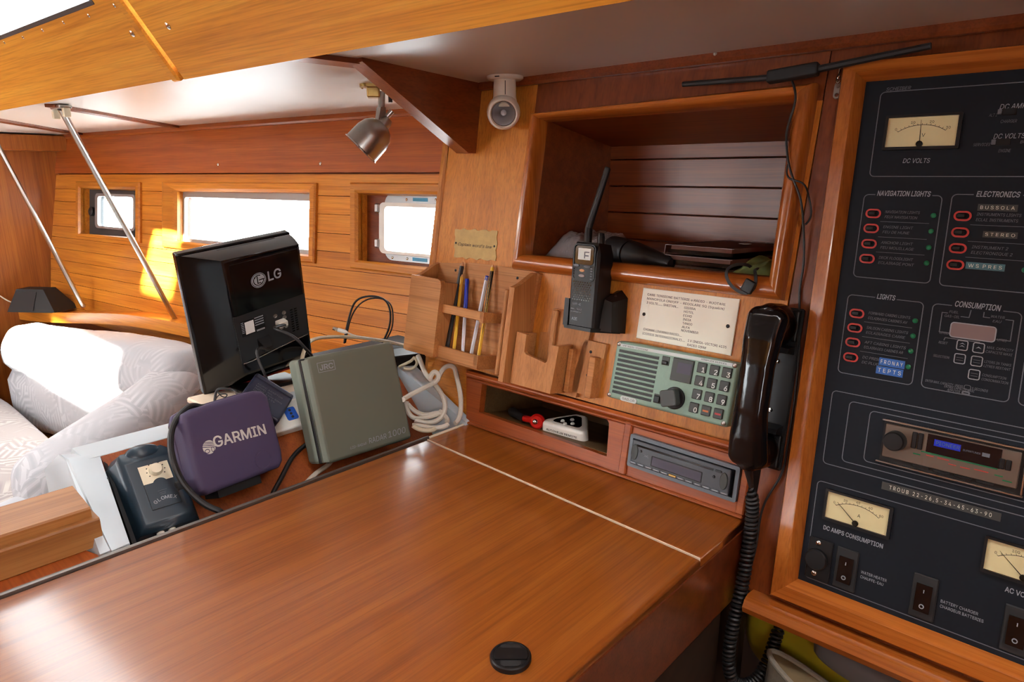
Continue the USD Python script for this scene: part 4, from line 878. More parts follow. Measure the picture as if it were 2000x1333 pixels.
grid = [Point(.0085 + i * .0046 + (.0023 if j % 2 else 0), .0430 + j * .0036).buffer(.0013, quad_segs=3) for j in range(10) for i in range(8)]
hp("speaker_grille", cat([ext(g, HWd, HWd + .0004) for g in grid]), "black_gloss", kind="stuff")
for s, u0, u1, v, h in (("NAVY-42", .0085, .0255, .0335, .0038), ("DUAL / TRIPLE", .0060, .0280, .0255, .0028), ("WATERPROOF VHF", .0060, .0280, .0215, .0020), ("A2E", .0090, .0200, .0085, .0048)):
    hp("lettering", fit_text(s, u0, u1, v, h, HWd, depth=.0004), "print", smooth=False)
hp("antenna_base", lathe([(0, 0), (.0068, 0), (.0068, .022), (.0058, .027), (0, .027)], (.0150, .137, .018), (0, 1, 0), 18), "black")
hp("antenna_whip", tube([(.0150, .160, .018), (.0155, .1655, .018), (.0170, .170, .018), (.0470, .2610, .020), (.0477, .2632, .020)], [.0058, .0060, .0060, .0052, .0035], 12), "rubber")
hp("volume_knob", lathe([(0, 0), (.0062, 0), (.0062, .012), (.0050, .019), (0, .020)], (.0415, .137, .018), (0, 1, 0), 18), "black")
ck = thing("charging_cradle", "black wall cradle holding the handheld radio", "charger", fp(W, -.64, .232, .01))
part(ck, "base", put(hull([(-.678, .2350, .0005), (-.600, .2350, .0005), (-.680, .2440, .0005), (-.600, .2440, .0005), (-.672, .2340, .062), (-.618, .2340, .062), (-.674, .2400, .062), (-.618, .2400, .062)]), W), M["black"])
part(ck, "lip", put(hull([(-.6790, .2390, .020), (-.6690, .2390, .020), (-.6810, .2820, .024), (-.6715, .2820, .024), (-.6740, .2390, .064), (-.6645, .2390, .064), (-.6780, .2840, .062), (-.6690, .2840, .062)]), W), M["black"])
part(ck, "housing", put(hull([(-.618, .2370, .0005), (-.5900, .2370, .0005), (-.618, .3060, .0005), (-.6080, .3080, .0005), (-.5945, .2960, .0005), (-.616, .2370, .044), (-.5960, .2370, .034), (-.616, .2900, .036), (-.6040, .2860, .032)]), W), M["black"])
part(ck, "back", put(bx(-.672, -.606, .24, .30, .0005, .020, .003), W), M["black"])
part(ck, "screw", screw(fp(W, -.684, .262, .001), .0028, W[:3, 2]), M["chrome"])

# what lies on the open shelf
SI = frame(fp(W, 0, .3515, 0), (1, 0, 0), W[:3, 1], W[:3, 2])          # shelf floor: u, height, -depth
rng = np.random.default_rng(4)
def lump(u0, u1, d0, d1, h, seed, nx=60, ny=34, rough=.012):
    X_, Y_ = np.meshgrid(np.linspace(0, 1, nx), np.linspace(0, 1, ny)); p = np.stack([X_, Y_, 0 * X_], -1)
    z = h * (np.sin(np.pi * X_) ** .45) * (np.sin(np.pi * Y_) ** .5) * (.55 + .75 * meshkit.fbm(p * [3, 2, 1] + seed, 3, seed)) + rough * (meshkit.fbm(p * [16, 9, 1] + 3 * seed, 3, seed + 5) - .5) * np.sin(np.pi * X_) * np.sin(np.pi * Y_)
    z = np.maximum(z, .0012)
    v = np.stack([u0 + (u1 - u0) * X_ + .01 * (meshkit.noise(p * 5 + seed) - .5), z, -(d0 + (d1 - d0) * Y_)], -1).reshape(-1, 3)
    f = [(j * nx + i, j * nx + i + 1, (j + 1) * nx + i + 1, (j + 1) * nx + i) for j in range(ny - 1) for i in range(nx - 1)]
    f = np.array(f); return put(trimesh.Trimesh(v, np.vstack([f[:, [0, 1, 2]], f[:, [0, 2, 3]]]), process=False), SI)
solo("plastic_bag", lump(-.822, -.690, .045, .20, .082, 3, rough=.022), M["film"], "crumpled clear plastic bag at the left end of the shelf", "plastic bag")
solo("paper_sheet", lump(-.665, -.470, .115, .235, .046, 9, rough=.004), M["paper"], "white papers lying at the back of the shelf behind the torch", "paper")
to = thing("torch", "black rubber torch lying on the shelf behind the handheld radio", "torch", fp(SI, -.62, .0, -.08))
ta, tb = np.array(fp(SI, -.705, .030, -.098)), np.array(fp(SI, -.560, .011, -.048)); td = (tb - ta) / np.linalg.norm(tb - ta); TL_ = np.linalg.norm(tb - ta)
part(to, "head", lathe([(0, 0), (.0225, 0), (.0245, .004), (.0245, .046), (.0225, .052), (0, .052)], ta, td, 28), M["rubber"])
part(to, "grip_ring", lathe([(0, .052), (.0215, .052), (.0215, .058), (0, .058)], ta, td, 28), M["black_gloss"])
part(to, "barrel", lathe([(0, .058), (.0235, .058), (.0225, .075), (.0130, TL_), (.0085, TL_ + .012), (0, TL_ + .014)], ta, td, 28), M["rubber"])
def disc_case(name, label, base_h, col):
    c_ = thing(name, label, "case", fp(SI, -.5, base_h, -.1), "flat clear cases on the shelf")
    F_ = frame(fp(SI, -.5660, base_h, -.046), np.array([1, 0, 0]), SI[:3, 1], None)
    F_ = frame(fp(SI, -.5660, base_h, -.046), (SI[:3, 0] + .0 * SI[:3, 1]), SI[:3, 1] + .0 * SI[:3, 2], -SI[:3, 2] * .96 + SI[:3, 1] * .20 + SI[:3, 0] * .42)
    part(c_, "tray", put(bx(.003, .117, .002, .008, .004, .122), F_), M["blackbox"]); part(c_, "contents", put(bx(.006, .112, .008, .0148, .006, .118), F_), M["lid_reflection_card"])  # brown insert colours in the wood reflected by the lid
    part(c_, "lid", put(rbox(.0, .120, .0, .0158, .0, .126, .0012, 2), F_), M["smoke"])
    part(c_, "edge", put(cat([bx(.0, .120, .0150, .0158, -.0004, .0006), bx(.0, .0010, .0, .0158, -.0004, .0006)]), F_), M["lcd_grey"]); return c_, F_
disc_case("flat_case", "smoked flat case underneath the other on the shelf", .009, None)
c_, F_ = disc_case("flat_case", "upper smoked flat case with a small white sticker on the shelf", .0262, None)
part(c_, "sticker", put(put(ext(affinity.scale(Point(0, 0).buffer(1, quad_segs=5), .010, .006), 0, .0004), frame((.070, .0159, .080), (1, 0, 0), (0, 0, 1), (0, 1, 0))), F_), M["paper"])
solo("green_cloth", lump(-.452, -.378, .045, .16, .038, 21, 36, 24), M["cloth_green"], "scrap of mottled green cloth in the right corner of the shelf", "cloth")
solo("folded_cloth", lump(-.54, -.44, .075, .20, .010, 31, 36, 24, .003), M["khaki"], "pale folded cloth under the flat cases on the shelf", "cloth")
st = thing("strap", "black strap with square buckle hanging over the shelf's lower frame", "strap", fp(W, -.39, .33, .03))
loop = spline([(-.3960, .3660, .000), (-.4100, .3665, .020), (-.4185, .3560, .029), (-.4120, .3400, .031), (-.3960, .3290, .031), (-.3800, .3285, .031), (-.3735, .3420, .030), (-.3790, .3580, .024), (-.3830, .3640, .004)], 8)
rows = []
for i_, p in enumerate(loop):
    tt = loop[min(i_ + 1, len(loop) - 1)] - loop[max(i_ - 1, 0)]; tt /= np.linalg.norm(tt); nn = np.cross(tt, [0, 0, 1.0]); nn /= np.linalg.norm(nn)
    rows.append([p + nn * .0022 + [0, 0, .0008], p - nn * .0022 + [0, 0, .0008], p - nn * .0022 - [0, 0, .0008], p + nn * .0022 - [0, 0, .0008]])
part(st, "webbing", put(sweep(rows), W), M["rubber"])
part(st, "buckle", put(put(rbox(-.0085, .0085, -.0095, .0095, .029, .036, .002), frame((-.3815, .3370, 0), (.93, -.36, 0), (.36, .93, 0))), W), M["black"])

# cubby contents
CB = frame(fp(W, 0, .0275, 0), (1, 0, 0), W[:3, 1], W[:3, 2])
rc = thing("remote_control", "small white rounded triangular remote control in the console recess", "remote control", fp(CB, -.71, 0, -.05))
tri = Polygon([(-.048, -.030), (.048, -.030), (.046, -.012), (.012, .036), (-.012, .036), (-.046, -.012)]).buffer(-.008).buffer(.008, quad_segs=4)
RCF = frame(fp(CB, -.7120, .001, -.062), (.985, 0, 0) , (0, .25, 0), None)
RCF = frame(fp(CB, -.7120, .0005, -.060), CB[:3, 0] * .98 + CB[:3, 2] * -.10, -CB[:3, 2] * .96 + CB[:3, 1] * .28, CB[:3, 1] * .95 + CB[:3, 2] * .28)
part(rc, "body", put(ext(affinity.translate(tri, 0, .0), .0, .026, .006, 3), RCF), M["white_pl"])
part(rc, "keypad", put(ext(affinity.scale(tri, .62, .62), .0258, .0268, .0005), RCF), M["black_gloss"])
for x_, y_ in ((-.011, -.010), (.011, -.010), (0, .004), (0, -.018)): part(rc, "key", put(lathe([(0, 0), (.0042, 0), (.003, .0026), (0, .003)], (x_, y_, .0268), (0, 0, 1), 12), RCF), M["key_print"])
part(rc, "lettering", put(put(fit_text("AUTOHELM REMOTE", -.034, .034, .0105, .0042, 0, depth=.0003), frame((0, -.0301, 0), (1, 0, 0), (0, 0, 1), (0, -1, 0))), RCF), M["ink"], smooth=False)
tl = thing("hand_tool", "red and black handled tool lying in the console recess", "tool", fp(CB, -.80, 0, -.03))
pa, pb_, pc_ = fp(CB, -.860, .010, -.050), fp(CB, -.806, .009, -.030), fp(CB, -.770, .014, -.024)
dd = (pb_ - pa) / np.linalg.norm(pb_ - pa)
part(tl, "handle", lathe([(0, 0), (.007, .001), (.0095, .008), (.0085, .020), (.0075, .045), (.0085, np.linalg.norm(pb_ - pa)), (0, np.linalg.norm(pb_ - pa))], pa, dd, 18), M["rubber"])
part(tl, "collar", tube([pb_, (pb_ + pc_) / 2, pc_], [.0060, .0065, .0080], 14), M["red"])
part(tl, "head", lathe([(0, 0), (.0130, 0), (.0145, .004), (.0145, .010), (.011, .014), (0, .014)], pc_ - W[:3, 2] * .004, W[:3, 2] + .5 * W[:3, 0], 22), M["red"])
part(tl, "knob", trimesh.Trimesh(trimesh.creation.icosphere(3, .0055).vertices + pc_ + W[:3, 2] * .010 + W[:3, 0] * .004, trimesh.creation.icosphere(3, .0055).faces), M["chrome"])
# ---------------------------------------------------------------- white moulded coaming with the sloping instrument panel
mc = thing("instrument_coaming", "white moulded coaming around a sloping wooden panel between table and settee", "coaming", (-1.08, -.30, .45))
part(mc, "panel", hull([(x, y, z) for y in (-.60, -.012) for x, z in ((-1.0, .68), (-1.132, .812), (-1.145, .80), (-1.02, .662))]), M["console"])
part(mc, "rim", hull([(x, y, z) for y in (-.622, .0) for x, z in ((-1.130, .806), (-1.134, .8125), (-1.150, .815), (-1.195, .8145), (-1.204, .806), (-1.24, .55), (-1.14, .55))]), M["white_grp"])
part(mc, "cheek", hull([(-1.142, -.640, .8165), (-1.150, -.6, .814), (-1.136, -.6, .812), (-1.2, -.640, .808), (-.934, -.655, .752), (-.936, -.632, .753), (-.934, -.655, .60), (-.936, -.632, .60), (-1.20, -.66, .60), (-1.15, -.6, .60), (-1.20, -.662, .79)]), M["white_grp"])
part(mc, "flare", hull([(-1.195, -.640, .811), (-1.15, -.642, .815), (-.938, -.668, .751), (-.938, -.640, .752), (-1.235, -.668, .66), (-1.0, -.690, .66), (-.95, -.672, .66), (-1.22, -.62, .62), (-.95, -.64, .62)]), M["white_grp"])
part(mc, "cheek", hull([(-1.150, -.012, .838), (-1.150, .03, .840), (-.920, -.012, .757), (-.920, .004, .757), (-.920, -.012, .60), (-.920, .004, .60), (-1.150, -.012, .60), (-1.150, .03, .60)]), M["white_grp"])
part(mc, "recess_side", hull([(-1.128, -.5985, .806), (-1.128, -.594, .803), (-.938, -.6285, .75), (-.938, -.622, .745), (-.99, -.61, .66), (-.99, -.604, .66)]), M["black_matt"])  # black face put in for the shade inside the recess
part(mc, "lower_board", ext(unary_union([Polygon([(-1.05, -1.25), (-.933, -1.25), (-.933, -.664), (-1.05, -.70)]).buffer(0)]), .72, .747), M["console"])
part(mc, "base", bx(-1.235, -.940, -1.25, -.07, 0, .60), M["white_grp"])
# cream locker top behind the rim
lt = thing("locker_top", "cream locker top behind the white coaming carrying the monitor", "locker", (-1.36, -.10, 0))
part(lt, "top", bx(-1.335, -1.206, -.385, .20, .797, .809, .003), M["cream_board"]); part(lt, "body", bx(-1.325, -1.245, -.375, .05, 0.0, .795), M["plank"])
# stepped teak block
bk = thing("fiddle_block", "stepped teak fiddle block lying on the coaming at the left edge", "block", (-1.02, -.85, .747))
part(bk, "base", hull([(x, y, z) for y in (-1.25, -.654) for x, z in ((-.969, .748), (-.969, .785), (-.971, .7875), (-1.06, .7875), (-1.06, .748))]), M["rail"])
part(bk, "cap", hull([(x, y, z) for y in (-1.25, -.660) for x, z in ((-.981, .7875), (-.981, .799), (-.983, .8015), (-1.055, .809), (-1.058, .806), (-1.058, .7875))]), M["rail"])

# ---------------------------------------------------------------- instruments on the sloping panel
def pose(yaw, tilt, roll, pos, flip=False):
    yaw, tilt, roll = map(math.radians, (yaw, tilt, roll))
    B = np.array([[0, 0, 1], [1, 0, 0], [0, 1, 0]], float)
    rz = np.array([[math.cos(yaw), -math.sin(yaw), 0], [math.sin(yaw), math.cos(yaw), 0], [0, 0, 1]])
    rt = np.array([[1, 0, 0], [0, math.cos(tilt), -math.sin(tilt)], [0, math.sin(tilt), math.cos(tilt)]])
    rr = np.array([[math.cos(roll), -math.sin(roll), 0], [math.sin(roll), math.cos(roll), 0], [0, 0, 1]])
    f = np.eye(4); f[:3, :3] = rz @ B @ rt @ rr; f[:3, 3] = pos; return f

# radar display
JR = pose(-3.24, -16.88, -.64, (-.9827, -.2910, .7400))
jr = thing("radar_display", "square grey-green radar display unit with white lettering leaning at the coaming", "radar display", fp(JR, .09, 0, -.03))
def jq(name, m, mat, parent=None, **k): return part(parent or jr, name, put(m, JR), M[mat], **k)
jq("lid", rbox(-.0010, .1840, -.0005, .1945, -.016, 0, .0075, 3), "jrc")
jq("lid_bevel", hull([(x, y, z) for y in (.004, .190) for x, z in ((-.0052, -.016), (-.0052, -.006), (.0010, -.0012), (.010, -.0012), (.010, -.016))]), "jrc_side")
jq("gasket", rbox(-.0080, .1800, .0020, .1930, -.021, -.013, .003), "black_matt")
jq("housing", rbox(-.0130, .1790, .0020, .1940, -.052, -.018, .007, 3), "jrc_side")
jq("logo_box", ext(ring(.0170, .0512, .1628, .1810, .0012, .0009), 0, .0003), "print", smooth=False); jq("lettering", fit_text("JRC", .0205, .0480, .1668, .0095, 0, bold=True, depth=.0003), "print", smooth=False)
jq("lettering", fit_text("RADAR", .0880, .1270, .0142, .0098, 0, depth=.0003, it=.12), "print", smooth=False); jq("lettering", fit_text("1000", .1310, .1715, .0142, .0115, 0, depth=.0003, it=.12), "print", smooth=False)
jq("lettering", fit_text("LCD-RADAR", .0480, .0825, .0142, .0046, 0, depth=.0003, it=.12), "print", smooth=False)
# plotter under its purple sun cover
GF = pose(11.46, -17.74, -4.51, (-.9814, -.5140, .7600))
gm = thing("chart_plotter", "plotter under a purple protective cover with white logo beside the radar display", "plotter", fp(GF, .08, 0, -.03))
outl = [(.0115, .0), (.1500, .0035), (.1590, .0130), (.1615, .0300), (.1585, .1280), (.1500, .1390), (.1340, .1425), (.0180, .1360), (.0020, .1310), (-.0035, .118), (-.0025, .030), (.0020, .0080)]
GO = Polygon(outl).convex_hull.buffer(-.004).buffer(.004, quad_segs=3)
part(gm, "cover", put(ext(GO, -.030, .0, .009, 4), GF), M["garmin"])
part(gm, "rim", put(ext(GO.buffer(.0012, quad_segs=3), -.036, -.028, .002), GF), M["garmin"])
part(gm, "housing", put(ext(GO.buffer(-.010), -.058, -.034), GF), M["black_matt"])
part(gm, "lettering", put(cat([(lambda m: (m.apply_transform(frame((0, 0, 0), (1, -.020, 0), (-.05, 1, 0))), m)[1])(fit_text("GARMIN", .0430, .1405, .0695, .0165, .0, bold=True, depth=.0004))]), GF), M["garmin_print"], smooth=False)
gl = Point(.0305, .0715).buffer(.0108, quad_segs=10)
bands = unary_union([affinity.rotate(sbox(.0305 - .011, .0715 + y, .0305 + .011, .0715 + y + .0010), -12, origin=(.0305, .0715)) for y in (-.0005, .0022, .0047, .0070)])
land = unary_union([affinity.scale(Point(.026, .066).buffer(1), .0045, .0035), affinity.scale(Point(.036, .0665).buffer(1), .003, .0045)]).intersection(gl)
lg = gl.difference(bands).difference(land.difference(land.buffer(-.0012)))
part(gm, "globe_emblem", put(cat([ext(g, 0, .0004) for g in getattr(lg, "geoms", [lg])]), GF), M["garmin_print"], smooth=False)
part(gm, "boss", put(lathe([(0, -.004), (.0175, -.004), (.0165, .0012), (.0140, .0012), (.0135, .0004), (0, .0002)], (.1200, .0265, -.0002), (0, 0, 1), 30), GF), M["garmin"])
part(gm, "bracket", put(cat([bx(.035, .115, -.012, .006, -.05, -.012)]), GF), M["black_matt"])
part(gm, "knob", put(lathe([(0, 0), (.010, 0), (.010, .012), (.007, .014), (0, .014)], (-.003, .022, -.040), (-1, 0, 0), 18), GF), M["black_matt"])
part(gm, "power_cable", tube(spline([(-1.085, -.4470, .850), (-1.0720, -.4560, .868), (-1.0626, -.4620, .8745), (-1.0503, -.4730, .8800), (-1.0444, -.4880, .8870), (-1.0382, -.5075, .8810), (-1.0280, -.5251, .8672), (-1.0105, -.5382, .8449), (-.9946, -.5420, .8210), (-.9815, -.5379, .7938), (-.9652, -.5281, .7719), (-.9491, -.5157, .7563), (-.9400, -.5054, .7480), (-.9390, -.500, .735), (-.9420, -.495, .715)], 8), .0047, 10), M["rubber"])
# aerial booster box
CF = pose(-3.94, -45.71, 0, (-1.0025, -.5777, .7560))
cx = thing("aerial_booster", "dark navy aerial booster box with cream control knob at the left of the panel", "electrical box", fp(CF, .02, 0, -.03))
def cq(name, m, mat, parent=None, **k): return part(parent or cx, name, put(m, CF), M[mat], **k)
cq("housing", hull([(x, y, z) for q in ([(x_, y_, -.044) for x_, y_ in ((-.034, -.034), (.068, -.034), (-.034, .098), (.068, .098), (-.022, .113), (.050, .113))], [(x_, y_, -.010) for x_, y_ in ((-.0245, -.030), (.058, -.030), (-.0245, .094), (.058, .094), (-.014, .106), (.044, .106))],
    [(x_, y_, -.002) for x_, y_ in ((-.0175, -.0215), (.0495, -.0215), (-.0175, .086), (.0495, .086))], [(x_, y_, -.0006) for x_, y_ in ((-.0125, -.0165), (.0455, -.0165), (-.0125, .082), (.0455, .082))]) for x, y, z in q]), "clomex")
cq("side_pad", hull([(x, y, z) for x, y, z in ((-.036, -.04, -.046), (-.05, -.04, -.046), (-.036, .085, -.046), (-.046, .085, -.046), (-.034, -.035, -.02), (-.036, .08, -.02))]), "black_matt")
cq("top_hump", put(trimesh.Trimesh(trimesh.creation.icosphere(3, 1).vertices * [.026, .016, .014], trimesh.creation.icosphere(3, 1).faces), frame((.016, .100, -.014), (1, 0, 0), (0, 1, 0))), "clomex")
cq("label", ext(sbox(0, 0, .0421, .073), -.0006, .0005), "clomex"); cq("label_border", ext(ring(.0, .0421, .0, .073, .0005, .0006), .0003, .0008), "black_matt")
face = sbox(0, .0425, .0421, .073).difference(Point(.0225, .0375).buffer(.0105)); cq("dial_plate", ext(face, .0004, .0010), "ivory")
cq("control_knob", lathe([(0, 0), (.0098, 0), (.0088, .007), (.0080, .0085), (0, .009)], (.0225, .0615, .0010), (0, 0, 1), 26), "ivory")
for k_ in range(9):
    a = math.radians(215 - k_ * 31); cq("dial_dot", lathe([(0, 0), (.0010, 0), (.0010, .0002), (0, .0002)], (.0225 + .0128 * math.cos(a), .0615 + .0128 * math.sin(a), .0010), (0, 0, 1), 10), "ink")
arcs = []
for ch, a in zip("GLOMEX", np.linspace(118, 62, 6)):
    m = text(ch, .0052, .0003, bold=True, align="c"); r_ = math.radians(a); R_ = .0270
    m.apply_transform(frame((.0215 + R_ * math.cos(r_), -.0150 + R_ * math.sin(r_), .0005), (math.sin(r_), -math.cos(r_), 0), (math.cos(r_), math.sin(r_), 0))); arcs.append(m)
cq("lettering", cat(arcs), "print", smooth=False); cq("lettering", cat([bx(.0150, .0280, .0270, .0274, .0005, .0007), bx(.0165, .0260, .0235, .0239, .0005, .0007), bx(.0175, .0250, .0210, .0214, .0005, .0007)]), "print_dim", smooth=False)
for u in (.004, .020): cq("cable_gland", lathe([(0, 0), (.0058, 0), (.0052, .010), (.0036, .022), (0, .022)], (u, -.028, -.018), (0, -1, .0), 16), "white_pl")

# ---------------------------------------------------------------- monitor seen from behind
MF = pose(-3.8, 10.6, 7.7, (-1.328, -.353, .8100))
mo = thing("monitor", "black flat monitor seen from behind with round white logo on its locker", "monitor", fp(MF, .13, 0, .0))
def mq(name, m, mat, parent=None, **k): return part(parent or mo, name, put(m, MF), M[mat], **k)
Wm, Hm, T_ = .2230, .2975, .069
mq("bezel", rbox(0, Wm, -.004, Hm, -.018, .004, .004), "black_gloss")
mq("back_cover", hull([(x, y, z) for q in ([(x_, y_, .003) for x_, y_ in ((.004, .001), (Wm - .003, .001), (.004, Hm - .003), (Wm - .003, Hm - .003))], [(x_, y_, .036) for x_, y_ in ((.036, .020), (Wm - .008, .020), (.036, Hm - .0035), (Wm - .008, Hm - .0035))],
    [(x_, y_, T_ - .004) for x_, y_ in ((.060, .050), (Wm - .0135, .050), (.056, Hm - .007), (Wm - .0135, Hm - .007))], [(x_, y_, T_) for x_, y_ in ((.066, .056), (Wm - .0190, .056), (.062, Hm - .014), (Wm - .0190, Hm - .014))]) for x, y, z in q]), "black_gloss")
mq("gloss_panel", hull([(x, y, z) for x, y, z in ((.0675, .180, T_ - .001), (Wm - .0200, .190, T_ - .001), (.0675, Hm - .0165, T_ - .001), (Wm - .0200, Hm - .0125, T_ - .001), (.069, .1815, T_ + .0012), (Wm - .0215, .191, T_ + .0012), (.069, Hm - .018, T_ + .0012), (Wm - .0215, Hm - .014, T_ + .0012))]), "black_gloss")
mq("top_vent", put(ext(sbox(.07, .010, .185, .016), -.0004, .0004), frame((0, Hm - .0035, 0), (1, 0, 0), (0, 0, 1))), "black_matt")
LW = T_ + .0012
def skew_(m):
    m.apply_transform(frame((0, 0, 0), (1, .085, 0), (0, 1, 0))); m.apply_translation((0, -.085 * .131, 0)); return m
cc_ = Point(.1180, .2405).buffer(.0148, quad_segs=12)
emb = cc_.buffer(-.0022).difference(unary_union([LineString([(.1160, .2490), (.1160, .2345), (.1225, .2345)]).buffer(.0010, cap_style=2), Point(.1110, .2470).buffer(.0016), LineString([(.1190, .2405), (.1300, .2405)]).buffer(.0010, cap_style=2),
      LineString([(.1180 + .0098 * math.cos(a), .2405 + .0098 * math.sin(a)) for a in np.linspace(math.radians(65), math.radians(357), 26)]).buffer(.0009)]))
mq("emblem", skew_(cat([ext(g, LW, LW + .0004) for g in getattr(emb, "geoms", [emb])] + [ext(cc_.difference(cc_.buffer(-.0011)), LW, LW + .0004)])), "print", smooth=False)
mq("lettering", skew_(fit_text("LG", .1370, .1640, .2325, .0185, LW, bold=True, depth=.0004)), "print", smooth=False)
rc_ = hull([(x, y, z) for x, y, z in ((.062, .077, T_ + .0004), (Wm - .0175, .100, T_ + .0004), (.0595, .1765, T_ + .0004), (Wm - .0155, .1880, T_ + .0004), (.062, .077, T_ - .002), (Wm - .0175, .100, T_ - .002), (.0595, .1765, T_ - .002), (Wm - .0155, .1880, T_ - .002))])
mq("connector_bay", rc_, "black_matt")
mq("bay_lip", tube([(.064, .0765, T_ + .001), (.080, .0775, T_ + .002), (.135, .088, T_ + .002), (Wm - .0190, .0985, T_ + .001)], .0011, 8), "chrome")
mq("rating_label", skew_(bx(.0700, .1180, .1370, .1690, T_ + .0004, T_ + .0007)), "black")
mq("label_patch", skew_(bx(.0785, .0965, .1400, .1655, T_ + .0007, T_ + .0009)), "paper")
mq("label_print", skew_(cat([bx(.0715, .0765, .1655 - k_ * .0035, .1668 - k_ * .0035, T_ + .0007, T_ + .0009) for k_ in range(7)] + [bx(.0985, .1165, .1660 - k_ * .0050, .1682 - k_ * .0050, T_ + .0007, T_ + .0009) for k_ in range(4)] + [bx(.100, .1165, .1385, .1420, T_ + .0007, T_ + .0009)])), "print", smooth=False)
for u, v in ((.1405, .157), (.1590, .157), (.1590, .147), (.1590, .137), (.142, .1395), (.1500, .1280), (.160, .1275)): mq("socket", skew_(lathe([(0, 0), (.0042, 0), (.0042, .0016), (.0026, .0020), (.0024, .0006), (0, .0006)], (u, v, T_ + .0004), (0, 0, 1), 14)), "nickel")
mq("video_plug", skew_(rbox(.1385, .1580, .1355, .1465, T_, T_ + .018, .002)), "white_pl")
for k_ in range(10): mq("vent_slot", skew_(cat([bx(.1720 + j * .0090, .1775 + j * .0090, .1560 - k_ * .0052, .1582 - k_ * .0052, T_ + .0004, T_ + .0010) for j in (0, 1)])), "black_gloss", kind="stuff")
mq("mains_plug", skew_(hull([(x, y, z) for x, y, z in ((.098, .107, T_), (.123, .107, T_), (.098, .123, T_), (.123, .123, T_), (.102, .098, T_ + .02), (.117, .098, T_ + .02), (.102, .110, T_ + .024), (.117, .110, T_ + .024))])), "black")
mq("red_lip", bx(.03, Wm - .006, -.0075, -.004, -.014, .003), "red_ring")
mq("foot", cat([put(bx(-.02, .02, -.018, .03, -.012, -.002), frame((.11, -.004, 0), (1, 0, 0), (0, 1, 0)))]), "black")
part(mo, "stand", bx(-1.333, -1.255, -.30, -.17, .809, .816, .002), M["black"])
part(mo, "video_cable", tube(spline([fp(MF, .158, .1380, T_ + .012), (-1.1470, -.2730, .9560), (-1.1250, -.2580, .9440), (-1.1190, -.2400, .9200), (-1.1290, -.2230, .9021), (-1.150, -.2080, .8750), (-1.175, -.20, .83), (-1.185, -.19, .817)], 10), .0030, 8), M["rubber"])
part(mo, "mains_cable", tube(spline([fp(MF, .110, .099, T_ + .020), (-1.1950, -.2985, .9100), (-1.1880, -.2985, .8900), (-1.1800, -.2950, .8700), (-1.18, -.285, .835), (-1.185, -.27, .815)], 10), .0030, 8), M["rubber"])

# plug-in power adapter on a socket strip
AF = pose(22.53, -48.31, -67.14, (-1.0940, -.3880, .8650))
ss_ = thing("socket_strip", "white extension socket strip with blue socket lying on the coaming rim", "socket strip", (-1.165, -.24, .815))
SF = frame((-1.178, -.36, .817), (.02, 1, 0), (-.86, 0, .36), None)
SF = frame((-1.092, -.415, .7730), (0, 1, 0), (-.7071, 0, .7071), (.7071, 0, .7071))
part(ss_, "body", put(rbox(0, .215, -.002, .056, .0005, .024, .004), SF), M["white_pl"])
for k_ in range(3):
    part(ss_, "socket", put(ext(rrect(.110 + k_ * .030, .132 + k_ * .030, .014, .040, .004), .022, .0252), SF), M["blue_socket"] if k_ == 0 else M["white_pl"])
    part(ss_, "hole", put(cat([lathe([(0, 0), (.0026, 0), (.0026, .0006), (0, .0006)], (.121 + k_ * .030, .027 + q, .0252), (0, 0, 1), 10) for q in (-.007, 0, .007)]), SF), M["ink"])
ad = thing("power_adapter", "dark blue plug-in power adapter with printed label behind the plotter", "adapter", fp(AF, .04, .045, -.03))
part(ad, "body", put(rbox(0, .0800, 0, .0858, -.030, 0, .005), AF), M["adapter"])
part(ad, "ridge", put(cat([bx(.002, .078, .0710, .0725, -.001, .0010)]), AF), M["adapter"])
lines_ = [bx(.012 + (k_ % 3) * .001, .060 + (k_ * 7 % 5) * .004, .0145 + k_ * .0062, .0168 + k_ * .0062, 0, .0003) for k_ in range(7)]
part(ad, "label_print", put(cat([fit_text(s, .012, .012 + L_, .055 - k_ * .0068, .0040, 0, depth=.0003) for k_, (s, L_) in enumerate((("AC/DC ADAPTOR", .052), ("MODEL NO.", .034), ("INPUT 230V 50Hz", .056), ("OUTPUT 12V", .044), ("500mA", .026), ("CLASS 2", .036)))]), AF), M["print_dim"], smooth=False)
part(ad, "lead", tube(spline([fp(AF, .070, .084, -.02), (-1.16, -.362, .852), (-1.2032, -.3470, .8440), (-1.2165, -.3567, .8463), (-1.2268, -.3662, .8450), (-1.2296, -.3701, .8380), (-1.222, -.378, .822), (-1.214, -.386, .813)], 8), .0026, 8), M["rubber"])
part(ad, "thin_wire", tube(spline([(-1.2075, -.3840, .8200), (-1.2066, -.3788, .8369), (-1.2008, -.3716, .8425), (-1.1934, -.3653, .8414), (-1.1948, -.3679, .8373), (-1.2021, -.3735, .8402), (-1.214, -.372, .843)], 8), .0010, 6), M["rubber"])

# black case and dark gear behind the radar display
cs = thing("zip_case", "flat black case lying behind the radar display", "case", (-1.25, .06, .81))
part(cs, "body", rbox(-1.36, -1.225, -.13, .17, .810, .838, .010), M["black_matt"]); part(cs, "piping", tube([(-1.228, -.12, .824), (-1.224, .02, .825), (-1.228, .16, .824)], .002, 6), M["rubber"])
solo("black_box", put(rbox(-.055, .055, -.035, .035, 0, .040, .004), frame((-1.16, .018, .8155), (.35, .93, 0), (-.93, .35, 0))), M["black"], "small black box on the coaming rim right of the radar display", "box")

